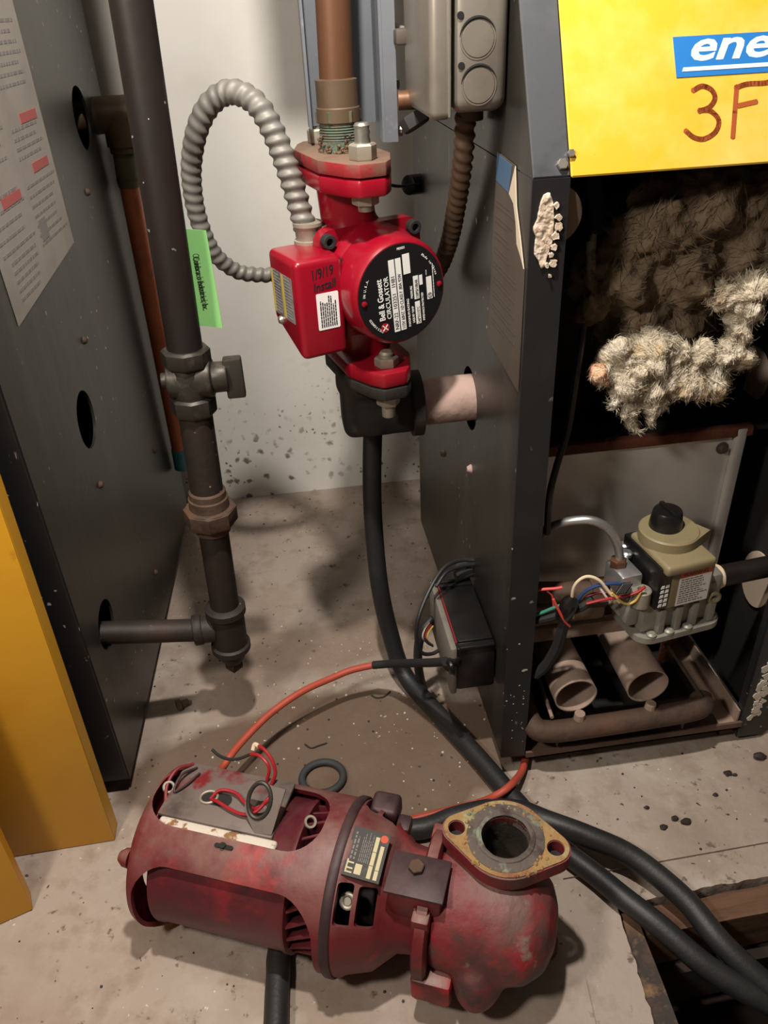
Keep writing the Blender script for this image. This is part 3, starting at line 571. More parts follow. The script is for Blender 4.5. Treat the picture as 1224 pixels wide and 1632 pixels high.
# terminal box
bm = NB(); box(bm, (-0.012, 0.044, -0.055), (0.0515, 0.0905, 0.036), None, 0.006, 4)
for v in bm.verts:    # the bottom slopes up towards the back, as the cover does
    if v.co.z < -0.02: v.co.z += max(0, (0.0515-v.co.x))*0.42*min(1, (-0.02-v.co.z)/0.03)
for v in bm.verts: v.co = MP @ v.co
tb = obj('terminal_box', bm, 'pump_red', pu)
bm = NB(); box(bm, (-0.004, 0.040, -0.045), (0.044, 0.0455, 0.030), MP, 0.002); obj('box_gasket', bm, 'black_matte', pu)
bm = NB(); box(bm, (0.0, 0.030, -0.040), (0.040, 0.046, 0.028), MP, 0.002); obj('box_neck', bm, 'pump_red', pu)
MLb = frame(pp(0.018, 0.0906, 0.0), PA, (0, 0, 1))    # left face: x = a, y = z
if (MLb.to_3x3() @ Vector((0, 0, 1))).dot(PS) < 0: MLb = MLb @ Matrix.Diagonal((1, 1, -1, 1))
bm = NB(); prism(bm, [(-0.025, -0.022), (0.024, -0.022), (0.024, 0.020), (-0.025, 0.020)], 0, 0.0003, MLb); wl = obj('warning_label', bm, 'label_silver', tb, label='grey warning label with yellow bands')
bm = NB(); prism(bm, [(-0.001, -0.021), (0.004, -0.021), (0.004, 0.019), (-0.001, 0.019)], 0.0003, 0.0005, MLb); prism(bm, [(-0.025, -0.021), (-0.021, -0.021), (-0.021, 0.019), (-0.025, 0.019)], 0.0003, 0.0005, MLb); obj('yellow_band', bm, 'label_yellow', tb)
bm = NB(); lines(bm, MLb, -0.020, -0.020, -0.003, 0.018, 13, 0.0011, 0.0006); lines(bm, MLb, 0.006, -0.020, 0.022, 0.018, 13, 0.0011, 0.0006); obj('printed_text', bm, 'print_grey', tb, kind='stuff')
bm = NB(); lathe(bm, (0.007, 0.0885, -0.0265), (0, 1, 0), [(0, 0.0042), (0.003, 0.0042), (0.005, 0.003), (0.0055, 0)], 16, M=MP); obj('cover_screw', bm, 'zinc', tb)
MS = frame(pp(0.0517, 0.0, 0.0), -PS, (0, 0, 1))     # front face: x = -s, y = z
if (MS.to_3x3() @ Vector((0, 0, 1))).dot(PA) < 0: MS = MS @ Matrix.Diagonal((1, 1, -1, 1))
bm = NB(); prism(bm, rrect(-0.0745, -0.0285, -0.0525, 0.0055, 0.0012, 3), 0, 0.0004, MS); wst = obj('white_sticker', bm, 'sticker_white', tb)
MSv = MS @ Matrix.Translation((-0.0635, -0.0115, 0.0004)) @ Matrix.Rotation(math.radians(90), 4, 'Z'); bm = NB(); lines(bm, MSv, -0.0145, -0.0085, 0.0145, 0.0085, 8, 0.0011, 0.0003); obj('printed_text', bm, 'print_black', tb, kind='stuff')
text('handwriting', '1/9/19', 0.0125, MS @ Matrix.Translation((-0.078, 0.0185, 0)) @ Matrix.Rotation(math.radians(7), 4, 'Z'), 'print_black', tb, sx=0.72, shear=0.15, bold=0.0001)
text('handwriting', 'Install', 0.0115, MS @ Matrix.Translation((-0.0765, 0.0075, 0)) @ Matrix.Rotation(math.radians(6), 4, 'Z'), 'print_black', tb, sx=0.85, shear=0.2, bold=0.0001)
# wire from the pump flange to the bushing on the boiler
sw = thing('sensor_wire', 'thin black wire with a round rubber bushing between pump flange and right boiler', 'wire', (0.15, 0.95, 0.57))
bm = NB(); tube(bm, [(0.0945, 0.7450, 0.6452), (0.1048, 0.7800, 0.6369), (0.1345, 0.9000, 0.6114), (0.1681, 1.0200, 0.5893), (0.1870, 1.0700, 0.5807)], 0.0016, 8); obj('wire', bm, 'black_matte', sw)
bm = NB(); cyl(bm, (0.172, 1.07, 0.580), (0.191, 1.085, 0.578), 0.0125, seg=18, bev=0.002); obj('bushing', bm, 'black_plastic', sw)

# companion flanges, supply pipe and bolts
sp = thing('supply_pipe', 'copper supply pipe with a corroded threaded adapter bolted to the top of the red pump', 'pipe', pp(0, 0, 0.09))
cf = obj('companion_flange', slab(FL, 0.090, 0.101, 0.0012, MT), ['flange_rust', 'flange_edge'], sp)
for p in cf.data.polygons: p.material_index = 0 if abs(p.normal.z) > 0.5 else 1
bm = NB(); lathe(bm, pt(0.100), (0, 0, 1), [(0, 0.0180), (0.011, 0.0180)] + [(0.0115+0.0022*i+(0.0011 if j else 0), 0.0185-(0.0012 if j else 0)) for i in range(6) for j in (0, 1)] + [(0.028, 0.0175)], 28); 
obj('pipe_thread', bm, 'verdigris', sp)
bm = NB(); bmesh.ops.create_icosphere(bm, subdivisions=1, radius=0.001)
bm.free(); bm = NB()
for i in range(150):
    a = random.uniform(0, 2*math.pi); r = random.uniform(0.0180, 0.0198); z = 0.1005+abs(random.gauss(0, 0.0055)); s_ = random.uniform(0.0010, 0.0022)
    lathe(bm, pt(0)+Vector((r*math.cos(a), r*math.sin(a), z*K)), (random.uniform(-1, 1), random.uniform(-1, 1), 0.6), [(-s_, 0), (-s_*0.4, s_), (s_*0.5, s_*0.8), (s_, 0)], 5)
obj('corrosion_crust', bm, 'rust_crumb', sp, kind='stuff')
bm = NB(); lathe(bm, pt(0.124), (0, 0, 1), [(0, 0.0175), (0.001, 0.0195), (0.012, 0.0195), (0.013, 0.0185), (0.034, 0.0185), (0.035, 0.0155)], 28); ta = obj('threaded_adapter', bm, 'copper_dull', sp); bm = NB(); hexn(bm, pt(0.124), (0, 0, 1), 0.0205, 0.011, seg=6); obj('adapter_hex', bm, 'copper_green', ta)
bm = NB(); cyl(bm, pt(0.138), pt(0.75)+Vector((0.016, 0, 0)), 0.0150, seg=28); obj('riser', bm, 'old_copper', sp)
def flange_bolt(a, z_top, z_bot, M):
    b = NB(); lathe(b, (a, 0, z_bot), (0, 0, 1), [(0, 0.0065), (0.001, 0.0068)] + [((z_top-z_bot)*0.0+0.001+(z_top-z_bot-0.003)*i/24, 0.0068-(0.0007 if (i % 2 and i > 14) else 0)) for i in range(1, 25)] + [((z_top-z_bot), 0.0052)], 18, M=M); return b
for a in (-0.0585, 0.0570):
    o = obj('bolt_shank', flange_bolt(a, 0.129, 0.060, MT), 'zinc', sp)
    bm = NB(); hexn(bm, (a, 0, 0.1012), (0, 0, 1), 0.0118, 0.0125, (1, 0.3, 0), M=MT); obj('nut', bm, 'zinc_dull', o)
    bm = NB(); hexn(bm, (a, 0, 0.0655), (0, 0, 1), 0.0118, 0.0085, (1, 0.1, 0), M=MT); obj('bolt_head', bm, 'zinc_dull', o)
# return elbow and stub pipe
rp = thing('return_pipe', 'black iron elbow under the red pump with a dusty pink stub into the right boiler', 'pipe', (0.10, 0.785, 0.37))
obj('companion_flange', slab(FL, -0.102, -0.090, 0.002, MB), 'elbow_iron', rp)
bm = NB(); cyl(bm, pp(0, 0, -0.165), pp(0, 0, -0.100), 0.030, seg=28); cyl(bm, pp(0, 0, -0.118), pp(0, 0, -0.100), 0.036, seg=28)
box(bm, tuple(pp(0, 0, -0.14)-Vector((0.032, 0.026, 0.030))), tuple(pp(0, 0, -0.14)+Vector((0.030, 0.026, 0.030))), bevel=0.01)
cyl(bm, (0.0788, 0.785, 0.408), (0.125, 0.785, 0.408), 0.031, seg=28); bm = blob(bm, 0.0035, 5)
obj('elbow', bm, 'elbow_iron', rp)
bm = NB(); lathe(bm, (0.122, 0.785, 0.408), (1, 0, 0), [(0, 0.031), (0.001, 0.036), (0.012, 0.036), (0.0135, 0.030)], 28); obj('elbow_collar', bm, 'elbow_iron', rp)
bm = NB(); cyl(bm, (0.130, 0.785, 0.408), (0.24, 0.787, 0.408), 0.0255, seg=32); obj('stub', bm, 'stub_pink', rp)
for a in (-0.0585, 0.0570):
    o = obj('bolt_shank', flange_bolt(a, -0.060, -0.128, MB), 'zinc_dull', rp)
    bm = NB(); hexn(bm, (a, 0, -0.0745), (0, 0, 1), 0.0118, 0.009, (1, 0.2, 0), M=MB); obj('bolt_head', bm, 'zinc_dull', o)
    bm = NB(); hexn(bm, (a, 0, -0.1150), (0, 0, 1), 0.0118, 0.0125, (1, 0.3, 0), M=MB); obj('nut', bm, 'zinc_dull', o)
# strut channel behind the supply pipe
st = thing('strut_channel', 'blue grey painted steel strut channel hanging behind the copper supply pipe', 'channel', (0.075, 0.83, 0.672))
bm = NB(); box(bm, (0.040, 0.836, 0.683), (0.106, 0.8385, 1.6)); obj('web', bm, 'strut_paint', st)
bm = NB(); box(bm, (0.105, 0.790, 0.671), (0.1075, 0.8385, 1.6)); box(bm, (0.1075, 0.788, 0.671), (0.119, 0.7905, 1.6)); obj('flange', bm, 'strut_paint', st)
bm = NB(); box(bm, (0.040, 0.815, 0.683), (0.0425, 0.8385, 1.6)); obj('flange', bm, 'strut_paint', st)
bm = NB(); box(bm, (0.117, 0.80, 0.675), (0.121, 0.83, 0.735), bevel=0.001); cyl(bm, (0.119, 0.81, 0.716), (0.124, 0.808, 0.716), 0.004, seg=10); cyl(bm, (0.118, 0.808, 0.678), (0.126, 0.806, 0.678), 0.005, seg=10); obj('strut_clip', bm, 'zinc', st)

swb = thing('shadow_box', 'unseen grey box added on the strut channel to cast the wall shadow', 'box', (0.055, 0.815, 0.995))  # unseen box, added to shade the wall beside the strut
bm = NB(); box(bm, (0.008, 0.8065, 0.995), (0.100, 0.8355, 1.14), None, 0.004, 2); obj('box_body', bm, 'box_steel', swb)
bm = NB(); box(bm, (0.005, 0.8015, 0.992), (0.103, 0.8065, 1.143), None, 0.002, 2); obj('cover', bm, 'box_steel', swb)
bm = NB(); box(bm, (0.088, 0.786, 1.05), (0.099, 0.8015, 1.09), None, 0.002, 2); obj('shadow_box_lever', bm, 'black_plastic', swb)

# flexible conduit: from the junction box, behind the pump, loop, down into the terminal box
CP = [(0.1720, 0.7450, 0.6950), (0.1725, 0.7550, 0.6594), (0.1736, 0.7850, 0.6131), (0.1745, 0.8300, 0.5623), (0.1668, 0.8750, 0.5187), (0.1344, 0.9000, 0.4984), (0.0765, 0.9000, 0.5084), (0.0236, 0.8850, 0.5278), (-0.0071, 0.8700, 0.5360), (-0.0271, 0.8650, 0.5390), (-0.0493, 0.8600, 0.5469), (-0.0684, 0.8500, 0.5700), (-0.0774, 0.8400, 0.6082), (-0.0761, 0.8300, 0.6478), (-0.0662, 0.8200, 0.6813), (-0.0517, 0.8150, 0.7050), (-0.0340, 0.8100, 0.7170), (-0.0183, 0.8000, 0.7165), (-0.0037, 0.7900, 0.7056), (0.0077, 0.7850, 0.6812), (0.0166, 0.7800, 0.6499), (0.0234, 0.7760, 0.6172), (0.0283, 0.7720, 0.5903)]
fc = thing('flexible_conduit', 'ribbed flexible metal conduit looping from the junction box into the red terminal box', 'conduit', (-0.03, 0.83, 0.57))
R = resample(CP, 0.00105)
cutn = int(len(R)*0.36)
def armour(L, tot, a): return 0
def rib(start):
    def f(L, tot, a):
        L = L+start; q = L/total; r0 = 0.0104-0.0028*math.exp(-((q-0.52)/0.16)**2) if q > 0.36 else 0.0088
        fine = 1-math.exp(-((q-0.72)/0.13)**2); ph = 2*math.pi*L/0.0098
        return r0*(1+(0.045+0.065*fine)*math.cos(ph + a))
    return f
total = len(R)*0.00105
bm = NB(); tube(bm, R[:cutn+1], 0.01, 16, 0, rfun=rib(0)); obj('conduit_run', bm, 'conduit_brown', fc, sharp=80, label='brown dusty lower run')
bm = NB(); tube(bm, R[cutn:], 0.01, 16, 0, rfun=rib(cutn*0.00105)); obj('conduit_loop', bm, 'conduit_grey', fc, sharp=80)
cb = Vector(CP[-1]); bz = pp(0, 0, 0.0355).z
bm = NB(); lathe(bm, (cb.x, cb.y, bz), (0, 0, 1), [(0, 0.0142), (0.003, 0.0142), (0.0035, 0.0120), (0.014, 0.0125), (0.016, 0.0140), (0.019, 0.0140)], 24); box(bm, (cb.x+0.010, cb.y-0.005, bz+0.004), (cb.x+0.018, cb.y+0.005, bz+0.015), bevel=0.001); cn = obj('connector', bm, 'zinc_dull', fc)
bm = NB(); cyl(bm, (cb.x+0.016, cb.y-0.003, bz+0.010), (cb.x+0.027, cb.y-0.005, bz+0.010), 0.0042, seg=12, bev=0.0008); obj('clamp_screw', bm, 'zinc', cn)

# ================================================================ JUNCTION BOX
jb = thing('junction_box', 'galvanised steel junction box with round knockouts beside the yellow hood', 'box', (0.165, 0.73, 0.70))
bm = NB(); box(bm, (0.1435, 0.672, 0.7035), (0.1885, 0.785, 0.83), None, 0.010, 4); obj('box_body', bm, 'box_steel', jb)
bm = NB(); box(bm, (0.1265, 0.668, 0.700), (0.1440, 0.790, 0.834), None, 0.006, 4); obj('cover', bm, 'box_steel', jb)
bm = NB(); box(bm, (0.1405, 0.6665, 0.702), (0.1425, 0.673, 0.832), None, 0.0005, 1); obj('cover_lip', bm, 'zinc', jb)
for x, z in ((0.1640, 0.7535), (0.1655, 0.7225)):
    bm = NB(); lathe(bm, (x, 0.6725, z), (0, -1, 0), [(0, 0.0138), (0.0009, 0.0138), (0.0009, 0.0128), (0.0003, 0.0125)], 32, cap=False); lathe(bm, (x, 0.6722, z), (0, -1, 0), [(0, 0.0125), (0.0010, 0.0120)], 32); obj('knockout', bm, 'box_steel', jb)
    bm = NB(); bmx = [(x+0.0140*math.cos(math.radians(t)), z+0.0140*math.sin(math.radians(t))) for t in range(20, 175, 9)]; tube(bm, [(p[0], 0.6716, p[1]) for p in bmx], 0.0010, 6, 0, rfun=lambda L, tot, a: 0.0002+0.0010*math.sin(math.pi*min(1, L/tot))); obj('knockout_slot', bm, 'hole_black', jb)
bm = NB()
for x, z in ((0.1505, 0.7690), (0.1515, 0.7365)): cyl(bm, (x, 0.6726, z), (x, 0.6715, z), 0.0026, seg=14)
obj('screw_hole', bm, 'hole_black', jb, kind='stuff')
bm = NB(); tube(bm, [(0.1147, 0.8400, 0.7906), (0.1150, 0.8400, 0.7716), (0.1196, 0.8350, 0.7608), (0.1297, 0.8200, 0.7548), (0.1400, 0.8000, 0.7558)], 0.0065, 12); obj('conduit_elbow', bm, 'zinc_dull', jb)
bm = NB(); box(bm, (0.1175, 0.775, 0.748), (0.130, 0.80, 0.760), None, 0.002); obj('conduit_clip', bm, 'box_dark', jb)
bm = NB(); cyl(bm, (0.118, 0.775, 0.706), (0.145, 0.772, 0.706), 0.008, seg=12); obj('nipple', bm, 'old_copper', jb, label='brass nipple')
bm = NB(); hexn(bm, (0.111, 0.776, 0.704), (1, 0, 0), 0.013, 0.010, seg=8); hexn(bm, (0.128, 0.768, 0.695), (0.5, -0.3, -1), 0.013, 0.012, seg=8); obj('lock_nut', bm, 'black_matte', jb)
bm = NB(); cyl(bm, (0.1765, 0.745, 0.690), (0.1765, 0.745, 0.706), 0.011, seg=18, bev=0.001); obj('connector', bm, 'box_dark', jb)

# ================================================================ RIGHT BOILER
rb = thing('boiler', 'open front boiler on the right with yellow hood and exposed burners', 'boiler', (0.35, 0.85, 0))
XR = 0.19; XE = 0.515
bm = NB(); MRs = frame((XR, 0.604, 0), (0, 1, 0), (0, 0, 1))
prism(bm, [(0, 0.032), (0.526, 0.02), (0.526, 0.665), (0.0, 0.665)], 0.0, 0.002, MRs)   # z of the frame points to +x
c = NB(); prism(c, ellipse(0.183, 0.406, 0.034, 0.036, 36), -0.02, 0.02, MRs); obj('side_panel', cut(bm, [c]), 'boiler_steel', rb)
bm = NB(); prism(bm, [(0.0, 0.666), (0.526, 0.666), (0.526, 1.05), (0.19, 1.05)], 0.0, 0.002, MRs); obj('upper_side_panel', bm, 'boiler_steel', rb)
# front corner posts
bm = NB(); prism(bm, [(0.1895, 0.032), (0.2185, 0.030), (0.2185, 0.665), (0.1895, 0.665)], -0.0035, 0, frame((0, 0.600, 0), (1, 0, 0), (0, 0, 1))); box(bm, (0.2165, 0.603, 0.032), (0.2185, 0.618, 0.665)); obj('corner_post', bm, 'boiler_black', rb)
bm = NB(); prism(bm, [(0.485, 0.008), (XE, 0.008), (XE, 0.665), (0.485, 0.665)], -0.0035, 0, frame((0, 0.600, 0), (1, 0, 0), (0, 0, 1))); box(bm, (0.485, 0.603, 0.01), (0.487, 0.613, 0.665)); obj('corner_post', bm, 'boiler_black', rb)
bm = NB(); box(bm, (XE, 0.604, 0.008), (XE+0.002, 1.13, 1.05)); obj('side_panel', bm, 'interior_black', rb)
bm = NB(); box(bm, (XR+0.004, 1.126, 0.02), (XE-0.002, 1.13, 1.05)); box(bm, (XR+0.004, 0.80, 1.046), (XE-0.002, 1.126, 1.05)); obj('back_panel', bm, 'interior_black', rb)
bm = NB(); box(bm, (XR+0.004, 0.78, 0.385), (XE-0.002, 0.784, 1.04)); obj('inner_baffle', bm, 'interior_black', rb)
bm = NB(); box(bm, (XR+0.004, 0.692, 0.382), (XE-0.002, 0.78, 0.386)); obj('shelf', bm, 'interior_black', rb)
# yellow hood
HO = Vector((0.219, 0.602, 0.664)); HM = frame(HO, (1, 0, 0), (0, 0.4488, 0.8936))
if (HM.to_3x3() @ Vector((0, 0, 1))).y > 0: HM = HM @ Matrix.Diagonal((1, 1, -1, 1))
bm = NB(); box(bm, (0.0, 0.0, 0.0), (0.296, 0.40, 0.0025), HM, 0.001, 1); hood = obj('hood_front', bm, 'yellow_hood', rb, label='yellow hood front')
bm = NB(); box(bm, (-0.0285, 0.0015, -0.0015), (-0.0002, 0.40, 0.0012), HM, 0.0008, 1); box(bm, (-0.0285, 0.0015, -0.03), (-0.0270, 0.40, -0.001), HM); obj('hood_post', bm, 'hood_post', rb)
bm = NB(); box(bm, (0.2962, 0.0015, -0.02), (0.298, 0.40, 0.0012), HM); obj('hood_side', bm, 'hood_post', rb)
bm = NB(); hexn(bm, HM @ Vector((-0.0065, 0.0095, 0.001)), HM.to_3x3() @ Vector((0, 0, 1)), 0.0042, 0.004); obj('hood_bolt', bm, 'zinc', rb); bm = NB(); hexn(bm, HM @ Vector((0.0005, 0.0165, 0.0025)), HM.to_3x3() @ Vector((0, 0, 1)), 0.003, 0.003); obj('hood_bolt', bm, 'zinc', rb)
bm = NB(); prism(bm, [(0.0850, 0.0650), (0.30, 0.0650), (0.30, 0.0935), (0.0840, 0.0935)], 0.0025, 0.0032, HM); bd = obj('blue_badge', bm, 'blue_badge', hood)
HT = lambda x, y, h=0.0032: HM @ Matrix.Translation((x, y, h))
text('lettering', 'ene', 0.0300, HT(0.0935, 0.0765), 'print_white', hood, shear=0.32, bold=0.0006, sx=1.46)
bm = NB(); prism(bm, [(0.0895, 0.0688), (0.30, 0.0688), (0.30, 0.0716), (0.0905, 0.0716)], 0.0032, 0.0036, HM); obj('white_stripe', bm, 'print_white', hood)
def arcp(pts, n=5): return [(p.x, p.y) for p in smooth([Vector((x, y, 0)) for x, y in pts], n)]
bm = NB(); MH = HM @ Matrix.Translation((0, 0, 0.0025))
ribbon(bm, arcp([(0.0975, 0.0555), (0.1045, 0.0580), (0.1115, 0.0550), (0.1140, 0.0490), (0.1095, 0.0430), (0.1015, 0.0405)]), 0.0036, MH)
ribbon(bm, arcp([(0.1015, 0.0410), (0.1100, 0.0400), (0.1160, 0.0330), (0.1130, 0.0250), (0.1040, 0.0205), (0.0960, 0.0220), (0.0900, 0.0270)]), 0.0036, MH)
ribbon(bm, [(0.1265, 0.0205), (0.1290, 0.0380), (0.1315, 0.0560)], 0.0036, MH); ribbon(bm, arcp([(0.1310, 0.0555), (0.1400, 0.0575), (0.1540, 0.0575), (0.1600, 0.0590)]), 0.0036, MH); ribbon(bm, [(0.1325, 0.0425), (0.1460, 0.0445)], 0.0036, MH)
obj('handwriting', bm, 'marker_brown', hood)
# label on the side panel (x = depth, y = up); frame z points to -x
MLs = frame((XR-0.0004, 0, 0), (0, -1, 0), (0, 0, 1))
sl_ = [(-0.7004, 0.6706), (-0.6480, 0.6665), (-0.6440, 0.655), (-0.634, 0.640), (-0.628, 0.622), (-0.6130, 0.6070), (-0.6085, 0.500), (-0.7126, 0.5028)]
sl_ = [(-0.7004, 0.6706), (-0.6435, 0.6680), (-0.6360, 0.640), (-0.622, 0.620), (-0.6080, 0.598), (-0.6074, 0.4926), (-0.7126, 0.5028)]
bm = NB(); prism(bm, sl_, 0, 0.0006, MLs); sd = obj('rating_label', bm, 'label_side', rb, label='worn brown rating label with torn edge')
bm = NB(); prism(bm, [(-0.6995, 0.6695), (-0.6530, 0.6670), (-0.6600, 0.645), (-0.7000, 0.6480)], 0.0006, 0.0009, MLs); obj('blue_corner', bm, 'label_blue', sd)
bm = NB(); prism(bm, [(-0.6435, 0.668), (-0.6360, 0.6400), (-0.6220, 0.6200), (-0.6080, 0.5980), (-0.6180, 0.605), (-0.6300, 0.612), (-0.6350, 0.627), (-0.6440, 0.640), (-0.6580, 0.645)], 0.0005, 0.0012, MLs); obj('torn_edge', bm, 'label_torn', sd)
bm = NB()
for k in range(9): lines(bm, MLs, -0.700, 0.626-k*0.013, -0.618, 0.634-k*0.013, 2, 0.0016, 0.0008, (0.5, 0.95))
obj('printed_text', bm, 'box_dark', sd, kind='stuff')
# screws on the side panel
bm = NB()
for y, z in ((0.773, 0.324), (0.93, 0.26), (1.06, 0.47)): cyl(bm, (XR, y, z), (XR-0.005, y, z), 0.0055, 0.003, seg=10)
obj('sheet_metal_screw', bm, 'stub_pink', rb, kind='stuff')
def splat(bm, x, y, z, r, h, seed):
    rnd = random.Random(seed); n = 11; h += (seed % 50)*2e-5; prism(bm, [(x+r*rnd.uniform(0.55, 1.25)*math.cos(2*math.pi*k/n), z+r*rnd.uniform(0.55, 1.35)*math.sin(2*math.pi*k/n)) for k in range(n)], 0, h, frame((0, y, 0), (1, 0, 0), (0, 0, 1)))
# plaster splash on the corner post
bm = NB(); random.seed(3)
SPL = [(0.1985, 0.6545), (0.2030, 0.6560), (0.2065, 0.6470), (0.2080, 0.6340), (0.2075, 0.6200), (0.2050, 0.6120), (0.2025, 0.6005), (0.2000, 0.5995), (0.1975, 0.6060), (0.1935, 0.6110), (0.1940, 0.6240), (0.1915, 0.6310), (0.1945, 0.6370), (0.1960, 0.6480)]
prism(bm, SPL, -0.004, 0.0022, frame((0, 0.6005, 0), (1, 0, 0), (0, 0, 1))); bm = blob(bm, 0.0008, 3)
for v in bm.verts: v.co += Vector((0.5, 1, 0.5))*noise.fractal(v.co*260, 0.9, 2.0, 4)*0.0009
for x, z, r in ((0.2085, 0.646, 0.0022), (0.2105, 0.638, 0.0028), (0.2110, 0.631, 0.0034), (0.2095, 0.624, 0.003), (0.2085, 0.616, 0.0026), (0.207, 0.610, 0.002), (0.209, 0.604, 0.0032), (0.204, 0.602, 0.0022), (0.2070, 0.594, 0.0014)):
    splat(bm, x, 0.5995, z, r, 0.0026, int(z*1e5))
obj('plaster_splash', bm, 'plaster', rb, kind='stuff')
# paint splatter on the right post
bm = NB()
for i in range(44):
    z = 0.082+random.gauss(0, 0.022); x = 0.502+random.gauss(0, 0.006); r = random.uniform(0.001, 0.0058)
    if 0.487 < x-r and x+r < 0.514 and z > 0.02: splat(bm, x, 0.5998, z, r, 0.0005, i)
for i in range(20):
    z = 0.10+random.gauss(0, 0.05); x = 0.2045+random.uniform(-0.012, 0.012); r = random.uniform(0.0005, 0.0016)
    if z > 0.04: lathe(bm, (x, 0.6005, z), (0, -1, 0), [(-0.0008, r), (0.0003, r), (0.0006, r*0.6), (0.0007, 0)], 7)
obj('paint_splatter', bm, 'pale_chip', rb, kind='stuff')
# grey steel combustion panel
bm = NB(); box(bm, (0.222, 0.690, 0.17), (0.462, 0.6925, 0.386)); obj('combustion_panel', bm, 'steel_panel', rb)
bm = NB(); box(bm, (0.452, 0.683, 0.17), (0.464, 0.690, 0.390), None, 0.002); obj('panel_edge', bm, 'steel_panel', rb)
bm = NB(); box(bm, (0.222, 0.684, 0.380), (0.470, 0.694, 0.3915), None, 0.002); wobble(bm, 0.002, 60); obj('rusty_rim', bm, 'rust_edge', rb)
bm = NB(); lathe(bm, (0.4425, 0.690, 0.3655), (0, -1, 0), [(0, 0.007), (0.0012, 0.007), (0.0014, 0.0045), (0.006, 0.004), (0.0065, 0)], 14); obj('panel_screw', bm, 'box_dark', rb)
# base frame
bm = NB(); box(bm, (0.2195, 0.598, 0.026), (0.486, 0.601, 0.036)); box(bm, (0.2195, 0.598, 0.026), (0.486, 0.622, 0.028)); obj('base_rail', bm, 'base_rust', rb)
bm = NB(); box(bm, (0.462, 0.604, 0.026), (0.484, 0.80, 0.029)); box(bm, (0.482, 0.604, 0.026), (0.484, 0.80, 0.05)); obj('base_rail', bm, 'base_dusty', rb)
bm = NB(); box(bm, (0.20, 0.622, 0.020), (0.226, 0.80, 0.03)); obj('base_rail', bm, 'base_rust', rb)
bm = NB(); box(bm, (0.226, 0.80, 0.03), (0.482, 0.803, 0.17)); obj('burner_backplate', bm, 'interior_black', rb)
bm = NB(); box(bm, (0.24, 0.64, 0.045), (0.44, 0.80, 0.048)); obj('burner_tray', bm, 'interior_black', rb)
bm = NB(); box(bm, (0.47, 0.612, 0.0), (0.50, 0.64, 0.026)); obj('foot', bm, 'base_rust', rb); bm = NB(); box(bm, (0.215, 0.62, 0.0), (0.235, 0.64, 0.026)); obj('foot', bm, 'base_rust', rb)
for x in (0.2745, 0.3590):
    bm = NB(); P0 = Vector((x, 0.604, 0.113)); lathe(bm, P0, (-0.012, 1, 0.03), [(0.17, 0.022), (0.0, 0.0245), (0.0, 0.0232), (0.09, 0.0205), (0.17, 0.018)], 36, cap=False); bt = obj('burner_tube', bm, 'burner_tube', rb, sharp=60)
    bm = NB(); cyl(bm, (x, 0.66, 0.114), (x, 0.664, 0.114), 0.0208, seg=30); obj('tube_baffle', bm, 'burner_inside', bt)
    bm = NB(); cyl(bm, (x+0.005, 0.599, 0.072), (x+0.005, 0.599, 0.090), 0.0075, 0.006, seg=10); obj('gas_orifice', bm, 'base_dusty', bt)
bm = NB(); tube(bm, [(0.226, 0.70, 0.090), (0.2245, 0.64, 0.080), (0.2275, 0.606, 0.073), (0.246, 0.597, 0.069), (0.30, 0.595, 0.070), (0.36, 0.595, 0.071), (0.410, 0.596, 0.072), (0.4285, 0.600, 0.073), (0.4335, 0.612, 0.073)], 0.0128, 18, 6); obj('burner_manifold', bm, 'rusty_iron', rb, sharp=60)
bm = NB(); tube(bm, [(0.248, 0.602, 0.086), (0.254, 0.70, 0.086)], 0.0022, 8, 0); obj('tray_rod', bm, 'base_dusty', rb)
bm = NB(); tube(bm, [(0.426, 0.600, 0.088), (0.428, 0.710, 0.084)], 0.0022, 8, 0); obj('tray_rod', bm, 'rusty_iron', rb)
bm = NB(); box(bm, (0.424, 0.70, 0.030), (0.444, 0.703, 0.17)); box(bm, (0.442, 0.703, 0.03), (0.444, 0.72, 0.17)); obj('upright_bracket', bm, 'rust_edge', rb)
for x in (0.253, 0.405):
    bm = NB(); lathe(bm, (x, 0.594, 0.058), (0.1, 0, -1), [(0, 0.003), (0.012, 0.0008)], 8); obj('manifold_pin', bm, 'rusty_iron', rb)
# discs on the inner side; two beige ones paint the lit space beyond holes
bm = NB(); cyl(bm, (XE-0.0035, 0.675, 0.1895), (XE-0.001, 0.675, 0.1895), 0.036, seg=36)
for v in bm.verts: v.co.y = 0.675+(v.co.y-0.675)*0.8
obj('lit_hole_disc', bm, 'lit_gap_beige', rb)
bm = NB(); cyl(bm, (XE-0.004, 0.772, 0.410), (XE-0.001, 0.772, 0.410), 0.031, seg=36); obj('pale_disc', bm, 'lit_gap_beige', rb)
bm = NB(); cyl(bm, (0.218, 0.63, 0.632), (0.218, 0.633, 0.632), 0.023, seg=36); obj('pale_disc', bm, 'base_dusty', rb)

